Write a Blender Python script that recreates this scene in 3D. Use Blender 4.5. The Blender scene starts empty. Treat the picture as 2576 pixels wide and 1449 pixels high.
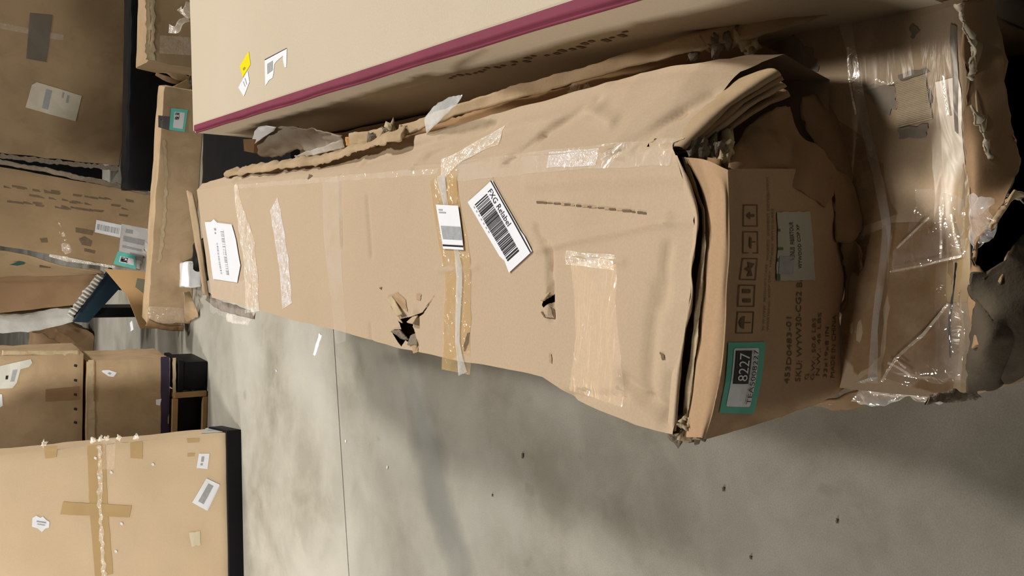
import bpy, bmesh, math, random
from mathutils import Vector, Matrix, noise
from mathutils.bvhtree import BVHTree
from mathutils.geometry import tessellate_polygon

# ------------------------------------------------------------------ camera, world, lights, exposure
S = bpy.context.scene
C = S.collection
F, CX, CY, H = 2060.0, 1288.0, 724.5, 1.5
DN = Vector((2852, 15.5, 2060)).normalized()
FW = Vector((-1488, -182, 2060)); FW = (FW - DN * FW.dot(DN)).normalized()
RT = DN.cross(FW)
def w2(v):                       # a direction in photo axes (right, down, forward) to world axes
    return Vector((v.dot(RT), v.dot(FW), -v.dot(DN)))
cam = bpy.data.cameras.new('camera'); co = bpy.data.objects.new('camera', cam); C.objects.link(co)
ax, ay, az = w2(Vector((1, 0, 0))), w2(Vector((0, -1, 0))), w2(Vector((0, 0, -1)))
M = Matrix((ax, ay, az)).transposed().to_4x4(); M.translation = Vector((0, 0, H))
co.matrix_world = M
cam.sensor_width = 36; cam.lens = 36 * F / 2576; cam.clip_start = .02
S.camera = co
S.view_settings.view_transform = 'Standard'; S.view_settings.look = 'None'
S.view_settings.gamma = 1; S.view_settings.use_curve_mapping = False
S.view_settings.exposure = 0.13

wd = bpy.data.worlds.new('world'); S.world = wd; wd.use_nodes = True
bg = wd.node_tree.nodes['Background']
bg.inputs[0].default_value = (1.0, .9, .76, 1); bg.inputs[1].default_value = .035

def area(name, loc, target, size, power, col, spread=180):
    l = bpy.data.lights.new(name, 'AREA'); l.shape = 'RECTANGLE'; l.size = size[0]; l.size_y = size[1]
    l.energy = power; l.color = col; l.spread = math.radians(spread)
    o = bpy.data.objects.new(name, l); C.objects.link(o); o.location = loc
    o.rotation_euler = (Vector(target) - Vector(loc)).to_track_quat('-Z', 'Y').to_euler()
    return o
def spot(name, loc, target, rad, power, col, ang, blend=.6):
    l = bpy.data.lights.new(name, 'SPOT'); l.energy = power; l.color = col; l.shadow_soft_size = rad
    l.spot_size = math.radians(ang); l.spot_blend = blend
    o = bpy.data.objects.new(name, l); C.objects.link(o); o.location = loc
    o.rotation_euler = (Vector(target) - Vector(loc)).to_track_quat('-Z', 'Y').to_euler()
    return o
WARM = (1.0, .95, .87)
area('high_bay_lamp', (10.6, 8.7, 14.7), (0, 1.6, .7), (2.2, 2.2), 2400, WARM)
area('centre_fill_lamp', (1.7, 3.9, 8.2), (0, 1.4, .4), (.7, .7), 280, WARM)  # unseen lamp added for tape highlights and to brighten the taped box
spot('left_fill_spot', (-2.6, .3, 5.2), (-1.75, 4.7, .6), .45, 1330, WARM, 38, .6)  # unseen spot added to brighten the large upright box
area('left_roof_lamp', (-9, 1.9, 5.4), (0, 2.2, .4), (1.6, 1.6), 400, (1, .95, .88))

# ------------------------------------------------------------------ measuring helpers
def ray(x, y): return w2(Vector((x - CX, y - CY, F)))
O = Vector((0, 0, H))
def Pz(x, y, z): r = ray(x, y); return O + r * ((z - H) / r.z)
def Py(x, y, Y): r = ray(x, y); return O + r * (Y / r.y)
def Px(x, y, X): r = ray(x, y); return O + r * (X / r.x)
def Pp(x, y, p0, n):
    r = ray(x, y); return O + r * ((p0 - O).dot(n) / r.dot(n))
R = random.Random(7)

# ------------------------------------------------------------------ materials
def newmat(name):
    m = bpy.data.materials.new(name); m.use_nodes = True
    nt = m.node_tree; b = nt.nodes['Principled BSDF']
    return m, nt, b
def srgb(r, g, b): 
    f = lambda c: (c / 12.92) if c <= .04045 else ((c + .055) / 1.055) ** 2.4
    return (f(r / 255), f(g / 255), f(b / 255), 1)
def N(nt, t, **k):
    n = nt.nodes.new(t)
    for a, v in k.items(): setattr(n, a, v)
    return n
def ramp(nt, src, stops):
    r = N(nt, 'ShaderNodeValToRGB'); e = r.color_ramp.elements
    while len(e) < len(stops): e.new(.5)
    for i, (p, c) in enumerate(stops): e[i].position = p; e[i].color = c if len(c) == 4 else (*c, 1)
    nt.links.new(src, r.inputs[0]); return r
def mixc(nt, fac, a, b, mode='MIX'):
    m = N(nt, 'ShaderNodeMix', data_type='RGBA', blend_type=mode)
    for s, v in ((m.inputs[0], fac), (m.inputs[6], a), (m.inputs[7], b)):
        if hasattr(v, 'links') or hasattr(v, 'is_linked'): nt.links.new(v, s)
        else: s.default_value = v
    return m.outputs[2]
def noi(nt, scale, detail=4, rough=.55, vec=None, dist=0):
    n = N(nt, 'ShaderNodeTexNoise'); n.inputs['Scale'].default_value = scale; n.inputs['Detail'].default_value = detail
    n.inputs['Roughness'].default_value = rough; n.inputs['Distortion'].default_value = dist
    if vec is not None: nt.links.new(vec, n.inputs['Vector'])
    return n.outputs[0]
def card(name, col, stain=.35, rough=.8, scale=1.0, flute=(0, 1, 0), stain_amt=.5, bump=.14):
    m, nt, b = newmat(name)
    tc = N(nt, 'ShaderNodeTexCoord').outputs['Object']
    base = mixc(nt, noi(nt, 1.7 * scale, 3, .5, tc), (col[0] * .93, col[1] * .92, col[2] * .90, 1), (col[0] * 1.06, col[1] * 1.07, col[2] * 1.09, 1))
    sp = noi(nt, 260, 2, .6, tc)
    base = mixc(nt, .05, base, ramp(nt, sp, [(.35, (.3, .22, .14)), (.65, (1, .92, .8))]).outputs[0], 'OVERLAY')
    st = ramp(nt, noi(nt, 5 * scale, 6, .62, tc, .6), [(1 - stain - .14, (0, 0, 0)), (1 - stain + .1, (1, 1, 1))]).outputs[0]
    mm = N(nt, 'ShaderNodeMath', operation='MULTIPLY'); nt.links.new(st, mm.inputs[0]); mm.inputs[1].default_value = stain_amt
    base = mixc(nt, mm.outputs[0], base, (col[0] * .62, col[1] * .58, col[2] * .54, 1))
    nt.links.new(base, b.inputs['Base Color'])
    b.inputs['Roughness'].default_value = rough; b.inputs['Specular IOR Level'].default_value = .25
    bp = N(nt, 'ShaderNodeBump'); bp.inputs['Strength'].default_value = bump; bp.inputs['Distance'].default_value = .004
    nt.links.new(noi(nt, 34, 5, .6, tc), bp.inputs['Height']); nt.links.new(bp.outputs[0], b.inputs['Normal'])
    return m
def flat(name, col, rough=.6, metal=0, noise_amt=.12, scale=12, spec=.3, bump=0):
    m, nt, b = newmat(name); tc = N(nt, 'ShaderNodeTexCoord').outputs['Object']
    c = mixc(nt, noi(nt, scale, 4, .6, tc), tuple(x * (1 - noise_amt) for x in col[:3]) + (1,), tuple(min(1, x * (1 + noise_amt)) for x in col[:3]) + (1,))
    nt.links.new(c, b.inputs['Base Color']); b.inputs['Roughness'].default_value = rough
    b.inputs['Metallic'].default_value = metal; b.inputs['Specular IOR Level'].default_value = spec
    if bump:
        bp = N(nt, 'ShaderNodeBump'); bp.inputs['Strength'].default_value = bump; bp.inputs['Distance'].default_value = .003
        nt.links.new(noi(nt, scale * 4, 4, .6, tc), bp.inputs['Height']); nt.links.new(bp.outputs[0], b.inputs['Normal'])
    return m
def film(name, haze=.12, hcol=(.85, .83, .82, 1), gloss=.16, rough=.12, bump=.6, bscale=60, stretch=(1, 1, 1), patchy=.5):
    m = bpy.data.materials.new(name); m.use_nodes = True; nt = m.node_tree
    for n in list(nt.nodes): nt.nodes.remove(n)
    out = N(nt, 'ShaderNodeOutputMaterial'); tr = N(nt, 'ShaderNodeBsdfTransparent'); gl = N(nt, 'ShaderNodeBsdfGlossy'); df = N(nt, 'ShaderNodeBsdfDiffuse')
    tc = N(nt, 'ShaderNodeTexCoord'); mp = N(nt, 'ShaderNodeMapping'); mp.inputs['Scale'].default_value = stretch
    nt.links.new(tc.outputs['Object'], mp.inputs[0])
    gl.inputs['Roughness'].default_value = rough; df.inputs['Color'].default_value = hcol
    bp = N(nt, 'ShaderNodeBump'); bp.inputs['Strength'].default_value = bump; bp.inputs['Distance'].default_value = .012
    nt.links.new(noi(nt, bscale, 3, .5, mp.outputs[0], .8), bp.inputs['Height']); nt.links.new(bp.outputs[0], gl.inputs['Normal'])
    m1 = N(nt, 'ShaderNodeMixShader'); m2 = N(nt, 'ShaderNodeAddShader')
    hz = ramp(nt, noi(nt, bscale * .5, 4, .6, mp.outputs[0]), [(.5 - patchy * .25, (haze * (1 - patchy),) * 3), (.5 + patchy * .25, (min(1, haze * (1 + patchy)),) * 3)])
    nt.links.new(hz.outputs[0], m1.inputs[0]); nt.links.new(tr.outputs[0], m1.inputs[1]); nt.links.new(df.outputs[0], m1.inputs[2])
    gl.inputs['Color'].default_value = (gloss * 1.1, gloss * 1.06, gloss, 1)
    nt.links.new(m1.outputs[0], m2.inputs[0]); nt.links.new(gl.outputs[0], m2.inputs[1]); nt.links.new(m2.outputs[0], out.inputs[0])
    return m

TAN = (.485, .375, .262)
CARD = card('cardboard_tan', TAN, .25, stain_amt=.22)
CARDL = card('cardboard_light', (.55, .47, .365), .2, stain_amt=.1)
CARDY = card('cardboard_big_box', (.62, .475, .32), .2, stain_amt=.15)
CARDB = card('cardboard_brown', (.32, .205, .115), .4, stain_amt=.35)
CARDG = card('cardboard_drab', (.37, .265, .155), .4, stain_amt=.4)
CARDD = card('cardboard_worn', (.45, .33, .205), .45, stain_amt=.5)
CORE = card('torn_board_core', (.52, .42, .27), .5, .95, 3, stain_amt=.4, bump=.8)
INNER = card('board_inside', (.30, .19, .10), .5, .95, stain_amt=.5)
FUZZ = flat('torn_fibre', (.26, .215, .165), .95, 0, .45, 60, .1, 1)
WHITE = flat('label_paper', (.80, .82, .88), .55, 0, .03, 20)
INK = flat('black_ink', (.02, .018, .02), .5)
GREYINK = flat('grey_ink', (.35, .36, .38), .6, 0, .3, 90)
PRINT = flat('box_print', (.13, .085, .05), .8, 0, .4, 80)
FPRINT = flat('faint_print', (.21, .155, .10), .8, 0, .4, 80)
TEAL = flat('teal_sticker', (.10, .46, .36), .4)
AQUA = flat('aqua_sticker', (.16, .62, .56), .4)
YEL = flat('yellow_sticker', (.86, .74, .01), .4, 0, .03)
MAROON = flat('maroon_print', (.20, .035, .065), .7, 0, .22, 8)
NAVY = flat('navy_paint', (.012, .03, .05), .45, 0, .3)
PURP = flat('navy_tape', (.03, .02, .055), .35)
BLACK = flat('black_plastic', (.006, .0065, .008), .5, 0, .3, 12, .12)
WRAPW = flat('white_wrap', (.62, .62, .58), .35, 0, .3, 9, .5, .5)
WOOD = flat('pale_wood', (.33, .20, .09), .75, 0, .25, 14)
FOAM = flat('white_foam', (.8, .82, .86), .7, 0, .05)
TAPET = flat('tan_tape', (.50, .345, .17), .3, 0, .08, 9, .5)
TAPEB = flat('brown_tape', (.27, .16, .085), .35, 0, .1, 9, .5)
TAPEG = flat('grey_tape', (.13, .13, .13), .4, 0, .1, 9, .4)
MARK = flat('scuff_dark', (.16, .11, .07), .9, 0, .5, 120)
SCUFF = flat('scuff_soft', (.42, .285, .17), .9, 0, .2, 60)
GREYC = flat('grey_board', (.25, .205, .155), .8, 0, .3, 10, .3, .5)
CLEAR = film('clear_tape', .10, gloss=.10, bscale=45, patchy=.9)
CLEARL = film('clear_tape_streaked', .04, gloss=.34, rough=.13, bscale=22, stretch=(.45, 2.4, 1), patchy=.9, bump=1)
FROST = film('frosted_tape', .42, (.82, .80, .84, 1), .12, .2, 1, 90, patchy=.6)
CRINK = film('crinkled_tape', .30, (.84, .80, .74, 1), .16, .15, 1, 70, patchy=1)
STRAP = film('plastic_strap', .42, (.66, .68, .68, 1), .12, .2, .3, 30, patchy=.25)
STRAPL = film('thin_strap', .30, (.62, .63, .62, 1), .14, .2, .4, 30, patchy=.5)
YTAPE = film('yellowed_tape', .34, (.62, .42, .18, 1), .08, .12, .9, 40, patchy=.35)
FAINT = film('faint_tape', .10, gloss=.035, rough=.25, bscale=25, bump=.4, patchy=.6)
GLINT = film('film_glint', .55, (.80, .74, .62, 1), .5, .25, .8, 60, patchy=.5)  # pale film that carries painted highlights
WRAP = film('cling_film', .10, (.75, .72, .70, 1), .17, .07, 1.0, 22, patchy=.8)

def floor_mat():
    m, nt, b = newmat('concrete'); tc = N(nt, 'ShaderNodeTexCoord').outputs['Object']
    c = mixc(nt, ramp(nt, noi(nt, 1.1, 5, .5, tc, .5), [(.36, (0, 0, 0)), (.64, (1, 1, 1))]).outputs[0], (.22, .205, .165, 1), (.37, .36, .32, 1))
    c = mixc(nt, ramp(nt, noi(nt, 5, 6, .65, tc, .3), [(.4, (0, 0, 0)), (.75, (.5, .5, .5))]).outputs[0], c, (.44, .42, .37, 1))
    # oily stain: a long smear near x=-1, y=3
    mp = N(nt, 'ShaderNodeMapping'); mp.vector_type = 'POINT'
    mp.inputs['Location'].default_value = (.84, -2.5, 0)
    nt.links.new(tc, mp.inputs[0])
    mp1 = N(nt, 'ShaderNodeMapping'); mp1.inputs['Rotation'].default_value = (0, 0, math.radians(-33))
    mp2 = N(nt, 'ShaderNodeMapping'); mp2.inputs['Scale'].default_value = (1.7, 8, 1)
    nt.links.new(mp.outputs[0], mp1.inputs[0]); nt.links.new(mp1.outputs[0], mp2.inputs[0])
    wob = N(nt, 'ShaderNodeVectorMath', operation='ADD')
    nn = N(nt, 'ShaderNodeTexNoise'); nn.inputs['Scale'].default_value = 4; nn.inputs['Detail'].default_value = 6; nt.links.new(tc, nn.inputs['Vector'])
    sc = N(nt, 'ShaderNodeVectorMath', operation='MULTIPLY_ADD'); sc.inputs[1].default_value = (1.3, 1.3, 0); sc.inputs[2].default_value = (-.65, -.65, 0)
    nt.links.new(nn.outputs['Color'], sc.inputs[0]); nt.links.new(mp2.outputs[0], wob.inputs[0]); nt.links.new(sc.outputs[0], wob.inputs[1])
    ln = N(nt, 'ShaderNodeVectorMath', operation='LENGTH'); nt.links.new(wob.outputs[0], ln.inputs[0])
    st = ramp(nt, ln.outputs['Value'], [(.45, (.62, .62, .62)), (1.0, (0, 0, 0))]).outputs[0]
    c = mixc(nt, st, c, (.15, .16, .155, 1))
    # small dark spots
    sp = ramp(nt, noi(nt, 9, 2, .4, tc), [(.70, (0, 0, 0)), (.76, (.35, .35, .35))]).outputs[0]
    c = mixc(nt, sp, c, (.17, .15, .125, 1))
    c = mixc(nt, .12, c, ramp(nt, noi(nt, 300, 2, .7, tc), [(.3, (0, 0, 0)), (.7, (1, 1, 1))]).outputs[0], 'OVERLAY')
    nt.links.new(c, b.inputs['Base Color']); b.inputs['Roughness'].default_value = .55; b.inputs['Specular IOR Level'].default_value = .3
    bp = N(nt, 'ShaderNodeBump'); bp.inputs['Strength'].default_value = .15; bp.inputs['Distance'].default_value = .003
    nt.links.new(noi(nt, 60, 4, .6, tc), bp.inputs['Height']); nt.links.new(bp.outputs[0], b.inputs['Normal'])
    return m
CONC = floor_mat()

# ------------------------------------------------------------------ object helpers
def thing(name, label, cat, base, group=None):
    o = bpy.data.objects.new(name, None); C.objects.link(o); o.location = base; o.empty_display_size = .1
    o['label'] = label; o['category'] = cat
    if group: o['group'] = group
    return o
def link(name, bm, mats, parent=None, smooth=True, label=None, recalc=False):
    """world-coordinate bmesh -> one mesh object; under its thing the coordinates become local"""
    if recalc: bmesh.ops.recalc_face_normals(bm, faces=bm.faces)
    r = parent
    off = Vector((0, 0, 0))
    while r is not None: off += r.location; r = r.parent
    me = bpy.data.meshes.new(name)
    if parent is not None: bmesh.ops.translate(bm, verts=bm.verts, vec=-off)
    bm.to_mesh(me); bm.free()
    for m in (mats if isinstance(mats, (list, tuple)) else [mats]): me.materials.append(m)
    if smooth:
        for p in me.polygons: p.use_smooth = True
    o = bpy.data.objects.new(name, me); C.objects.link(o); o.parent = parent
    if label: o['label'] = label
    return o
def single(name, bm, mats, base, label, cat, group=None, smooth=True):
    bmesh.ops.translate(bm, verts=bm.verts, vec=-Vector(base))
    o = link(name, bm, mats, None, smooth); o.location = base; o['label'] = label; o['category'] = cat
    if group: o['group'] = group
    return o
def sharp(o, ang=35):
    bm = bmesh.new(); bm.from_mesh(o.data)
    for e in bm.edges:
        if len(e.link_faces) == 2 and e.calc_face_angle(0) > math.radians(ang): e.smooth = False
    bm.to_mesh(o.data); bm.free(); return o
def nz(p, s, seed=0): return noise.noise(Vector((p[0] * s + seed * 7.3, p[1] * s - seed * 3.1, p[2] * s + seed * 1.7)))
def wrinkle(p, s, seed=0):
    v = 1 - abs(nz(p, s, seed)) * 2.2; return max(0, v) ** 2
def catmull(P, t):
    n = len(P) - 1; t = max(0, min(n - 1e-6, t)); i = int(t); f = t - i
    a = P[max(i - 1, 0)]; b = P[i]; c = P[i + 1] if i + 1 <= n else P[n]; d = P[min(i + 2, n)]
    return .5 * ((2 * b) + (c - a) * f + (2 * a - 5 * b + 4 * c - d) * f * f + (3 * b - a - 3 * c + d) * f ** 3)
def lerpl(P, t):
    n = len(P) - 1; t = max(0, min(n - 1e-6, t)); i = int(t); f = t - i; return P[i].lerp(P[i + 1], f)
def patch(rows, nu=20, nv=20, amp=.002, nscale=9, jag=0, thick=0, seed=0, lin=False, wr=0):
    """sheet through a net of control points, creased by noise, borders torn by jag, given real thickness"""
    bm = bmesh.new(); fn = lerpl if lin else catmull; G = []
    for j in range(nv + 1):
        ctl = [fn([r[k] for r in rows], j / nv * (len(rows) - 1)) for k in range(len(rows[0]))]
        G.append([fn(ctl, i / nu * (len(ctl) - 1)) for i in range(nu + 1)])
    V = [[None] * (nu + 1) for _ in range(nv + 1)]
    for j in range(nv + 1):
        for i in range(nu + 1):
            p = G[j][i]
            du = G[j][min(i + 1, nu)] - G[j][max(i - 1, 0)]; dv = G[min(j + 1, nv)][i] - G[max(j - 1, 0)][i]
            n = du.cross(dv); n = n.normalized() if n.length > 1e-9 else Vector((0, 0, 1))
            q = p + n * (nz(p, nscale, seed) * amp * 2 + nz(p, nscale * 3, seed + 1) * amp * .7 + wrinkle(p, nscale * .7, seed + 2) * wr)
            if jag:
                if i in (0, nu): q += du.normalized() * jag * (nz(p, 70, seed + 3) + nz(p, 21, seed + 4)) if du.length else Vector()
                if j in (0, nv): q += dv.normalized() * jag * (nz(p, 70, seed + 5) + nz(p, 21, seed + 6)) if dv.length else Vector()
            V[j][i] = q
    vs = [[bm.verts.new(q) for q in r] for r in V]
    for j in range(nv):
        for i in range(nu): bm.faces.new((vs[j][i], vs[j][i + 1], vs[j + 1][i + 1], vs[j + 1][i]))
    if thick:
        bm.normal_update(); bot = [[bm.verts.new(v.co - v.normal * thick) for v in r] for r in vs]
        for j in range(nv):
            for i in range(nu): bm.faces.new((bot[j][i], bot[j + 1][i], bot[j + 1][i + 1], bot[j][i + 1]))
        for j in range(nv):
            for i in (0, nu):
                a, b, c, d = vs[j][i], vs[j + 1][i], bot[j + 1][i], bot[j][i]
                bm.faces.new((a, b, c, d) if i == 0 else (d, c, b, a))
        for i in range(nu):
            for j in (0, nv):
                a, b, c, d = vs[j][i], vs[j][i + 1], bot[j][i + 1], bot[j][i]
                bm.faces.new((d, c, b, a) if j == 0 else (a, b, c, d))
    return bm
def bvh_of(o):
    bm = bmesh.new(); bm.from_mesh(o.data); bm.transform(o_world(o)); t = BVHTree.FromBMesh(bm); bm.free(); return t
def o_world(o):
    m = Matrix.Translation(o.location); p = o.parent
    while p is not None: m = Matrix.Translation(p.location) @ m; p = p.parent
    return m
def jagpoly(pts, amp, n=5, rnd=None):
    rnd = rnd or R; out = []
    for i, a in enumerate(pts):
        b = pts[(i + 1) % len(pts)]; out.append(a)
        dx, dy = b[0] - a[0], b[1] - a[1]; L = math.hypot(dx, dy) or 1
        for k in range(1, n):
            t = (k + rnd.uniform(-.25, .25)) / n; o = rnd.uniform(-amp, amp)
            out.append((a[0] + dx * t - dy / L * o, a[1] + dy * t + dx / L * o))
    return out
def add_poly(bm, pts3, mi=0):
    tri = tessellate_polygon([pts3]); vs = [bm.verts.new(p) for p in pts3]; fs = []
    for t in tri:
        try: f = bm.faces.new([vs[i] for i in t]); f.material_index = mi; fs.append(f)
        except ValueError: pass
    return fs
def gridcut(bm, n, step):
    if not step or not bm.verts: return
    u = n.orthogonal().normalized()
    if abs(n.z) > .7: u = Vector((1, 0, 0))
    elif abs(n.y) > .7: u = Vector((1, 0, 0))
    else: u = Vector((0, 1, 0))
    u = (u - n * u.dot(n)).normalized(); v = n.cross(u)
    for d in (u, v):
        a = min(x.co.dot(d) for x in bm.verts); b = max(x.co.dot(d) for x in bm.verts); k = int((b - a) / step)
        for i in range(1, k + 1):
            g = bm.verts[:] + bm.edges[:] + bm.faces[:]
            bmesh.ops.bisect_plane(bm, geom=g, plane_co=d * (a + i * step), plane_no=d, dist=1e-6)
def drape(bm, bvh, n, reach=.12):
    for v in bm.verts:
        h = v.co.dot(n)
        off = v[bm._off] if hasattr(bm, '_off') else 0
def conform(bm, bvh, n, off, reach=.14):
    for v in bm.verts:
        hit, hn, _, d = bvh.ray_cast(v.co + n * reach * .5, -n, reach)
        if hit is not None: v.co = hit + n * off
        else: v.co = v.co + n * off
_font = {}
def text_tris(s):
    if s in _font: return _font[s]
    cu = bpy.data.curves.new('t', 'FONT'); cu.body = s; cu.resolution_u = 2
    ob = bpy.data.objects.new('t', cu); C.objects.link(ob)
    dg = bpy.context.evaluated_depsgraph_get(); me = ob.evaluated_get(dg).to_mesh()
    vs = [(v.co.x, v.co.y) for v in me.vertices]; fs = [tuple(p.vertices) for p in me.polygons]
    ob.evaluated_get(dg).to_mesh_clear(); bpy.data.objects.remove(ob); bpy.data.curves.remove(cu)
    x0 = min(v[0] for v in vs); x1 = max(v[0] for v in vs); y0 = min(v[1] for v in vs); y1 = max(v[1] for v in vs)
    vs = [((x - x0) / (x1 - x0), 1 - (y - y0) / (y1 - y0)) for x, y in vs]
    _font[s] = (vs, fs); return _font[s]
def bars(u0, v0, u1, v1, mi, n=34, seed=1, axis='u'):
    r = random.Random(seed); out = []; t = 0; L = []
    while t < 1: w = r.choice((.35, .35, .7, 1.05)) / n; L.append((t, min(1, t + w))); t += w + r.choice((.35, .5, .8)) / n
    for a, b in L:
        if axis == 'u': out.append(('rect', u0 + (u1 - u0) * a, v0, u0 + (u1 - u0) * b, v1, mi))
        else: out.append(('rect', u0, v0 + (v1 - v0) * a, u1, v0 + (v1 - v0) * b, mi))
    return out
def decal(name, parent, Q, n, bvh, items, mats, outline=None, off=.0012, step=.012, label=None, reach=.14, thick=.0004):
    """a flat printed thing laid on a surface. Q: four 3D corners (reading top-left, top-right, bottom-right, bottom-left)"""
    def B(u, v): return (Q[0] * (1 - u) + Q[1] * u) * (1 - v) + (Q[3] * (1 - u) + Q[2] * u) * v
    full = bmesh.new(); layers = []
    if outline is not None or mats[0] is not None:
        o = outline or [(0, 0), (1, 0), (1, 1), (0, 1)]
        layers.append([('poly', o, 0)])
    layers.append([i for i in items])
    for li, lay in enumerate(layers):
        bm = bmesh.new()
        for it in lay:
            if it[0] == 'poly': add_poly(bm, [B(*p) for p in it[1]], it[2])
            elif it[0] == 'rect':
                _, a, b, c, d, mi = it; add_poly(bm, [B(a, b), B(c, b), B(c, d), B(a, d)], mi)
            elif it[0] == 'frame':
                _, a, b, c, d, t, s, mi = it
                for q in ((a, b, c, b + s), (a, d - s, c, d), (a, b, a + t, d), (c - t, b, c, d)):
                    add_poly(bm, [B(q[0], q[1]), B(q[2], q[1]), B(q[2], q[3]), B(q[0], q[3])], mi)
            elif it[0] == 'text':
                _, s, a, b, c, d, mi = it; vs, fs = text_tris(s)
                vv = [bm.verts.new(B(a + (c - a) * x, b + (d - b) * y)) for x, y in vs]
                for f in fs:
                    try: q = bm.faces.new([vv[k] for k in f]); q.material_index = mi
                    except ValueError: pass
        if li == 0 or len(lay) < 12: gridcut(bm, n, step)
        hi = .0006 * li
        tops = [it for it in lay]
        if bvh is not None: conform(bm, bvh, n, off + hi, reach)
        else:
            for v in bm.verts: v.co += n * (off + hi)
        # knock-out text on dark ground sits one layer higher
        tmp = bpy.data.meshes.new('x'); bm.to_mesh(tmp); bm.free(); full.from_mesh(tmp); bpy.data.meshes.remove(tmp)
    for f in full.faces:
        f.normal_update()
        if f.normal.dot(n) < 0: f.normal_flip()
    return link(name, full, mats, parent, False, label)
def strip(name, parent, pts, width, n, bvh, mat, off=.0010, step=.012, rag=.0015, label=None, reach=.14, widths=None):
    """tape laid along a line of 3D points"""
    L = []; Rr = []
    dense = []
    for i in range(len(pts) - 1):
        k = max(2, int((pts[i + 1] - pts[i]).length / .02))
        for j in range(k): dense.append((i + j / k))
    dense.append(len(pts) - 1)
    for t in dense:
        p = catmull(pts, t); q = catmull(pts, min(len(pts) - 1, t + .05)) - catmull(pts, max(0, t - .05))
        s = n.cross(q).normalized(); w = width if widths is None else lerpl([Vector((a, 0, 0)) for a in widths], t / (len(pts) - 1) * (len(widths) - 1)).x
        L.append(p + s * (w / 2 + R.uniform(-rag, rag))); Rr.append(p - s * (w / 2 + R.uniform(-rag, rag)))
    bm = bmesh.new(); k = max(2, int(width / step))
    rows = [[bm.verts.new(a.lerp(b, i / k)) for i in range(k + 1)] for a, b in zip(L, Rr)]
    for a, b in zip(rows, rows[1:]):
        for i in range(k): bm.faces.new((a[i], a[i + 1], b[i + 1], b[i]))
    if bvh is not None: conform(bm, bvh, n, off, reach)
    for f in bm.faces:
        f.normal_update()
        if f.normal.dot(n) < 0: f.normal_flip()
    return link(name, bm, mat, parent, True, label)
def loft(secs, nx, ny_step, disp, caps=(True, True), ymap=None, closed=True):
    """body through cross-sections (lists of 3D corner points, same count); edges between corners are subdivided"""
    bm = bmesh.new(); rings = []
    for a, b in zip(secs, secs[1:]):
        L = max((p - q).length for p, q in zip(a, b)); k = max(1, int(L / ny_step))
        for i in range(k): rings.append([p.lerp(q, i / k) for p, q in zip(a, b)])
    rings.append(list(secs[-1])); V = []
    for r in rings:
        pts = []
        m = len(r)
        for i in range(m if closed else m - 1):
            a, b = r[i], r[(i + 1) % m]
            for j in range(nx[i]): pts.append(a.lerp(b, j / nx[i]))
        V.append([bm.verts.new(disp(p)) for p in pts])
    for a, b in zip(V, V[1:]):
        m = len(a)
        for i in range(m): bm.faces.new((a[i], a[(i + 1) % m], b[(i + 1) % m], b[i]))
    if caps[0]: bm.faces.new(V[0])
    if caps[1]: bm.faces.new(list(reversed(V[-1])))
    bmesh.ops.recalc_face_normals(bm, faces=bm.faces)
    return bm
def prism(face, back, bev=.006, step=.06, amp=.004, seed=0, taper=1.0):
    """a box from its front polygon (3D) and a depth vector, dented and with softened edges"""
    bm = bmesh.new(); a = [bm.verts.new(p) for p in face]; c = sum(face, Vector()) / len(face)
    b = [bm.verts.new((c + (p - c) * taper) + back) for p in face]; n = len(face)
    bm.faces.new(a); bm.faces.new(list(reversed(b)))
    for i in range(n): bm.faces.new((a[(i + 1) % n], a[i], b[i], b[(i + 1) % n]))
    bmesh.ops.recalc_face_normals(bm, faces=bm.faces)
    if bev: bmesh.ops.bevel(bm, geom=bm.edges[:], offset=bev, segments=2, affect='EDGES', profile=.6)
    if step:
        for d in (Vector((1, 0, 0)), Vector((0, 1, 0)), Vector((0, 0, 1))):
            lo = min(v.co.dot(d) for v in bm.verts); hi = max(v.co.dot(d) for v in bm.verts); k = min(60, int((hi - lo) / step))
            for i in range(1, k + 1):
                bmesh.ops.bisect_plane(bm, geom=bm.verts[:] + bm.edges[:] + bm.faces[:], plane_co=d * (lo + (hi - lo) * i / (k + 1)), plane_no=d, dist=1e-6)
        zmin = min(v.co.z for v in bm.verts)
        for v in bm.verts:
            p = v.co.copy()
            v.co += Vector((nz(p, 5, seed), nz(p, 5, seed + 1), 0)) * amp * 1.6 + Vector((nz(p, 17, seed + 2), nz(p, 17, seed + 3), nz(p, 11, seed + 4) if p.z > zmin + .01 else 0)) * amp
    return bm
def box_thing(name, label, cat, face, back, mat, **k):
    allp = face + [p + back for p in face]
    base = Vector((sum(p.x for p in allp) / len(allp), sum(p.y for p in allp) / len(allp), min(p.z for p in allp)))
    t = thing(name, label, cat, base)
    b = link('body', prism(face, back, **k), mat, t); sharp(b)
    return t, b, bvh_of(b)
def crumple_blob(c, r, seed=0, sq=(1, 1, 1), sub=3, amp=.45):
    bm = bmesh.new(); bmesh.ops.create_icosphere(bm, subdivisions=sub, radius=1)
    for v in bm.verts:
        p = v.co.copy(); k = 1 + amp * nz(p, 1.6, seed) * 1.6 + amp * .5 * nz(p, 4, seed + 1)
        v.co = Vector(c) + Vector((p.x * sq[0], p.y * sq[1], p.z * sq[2])) * r * k
    return bm

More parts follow.
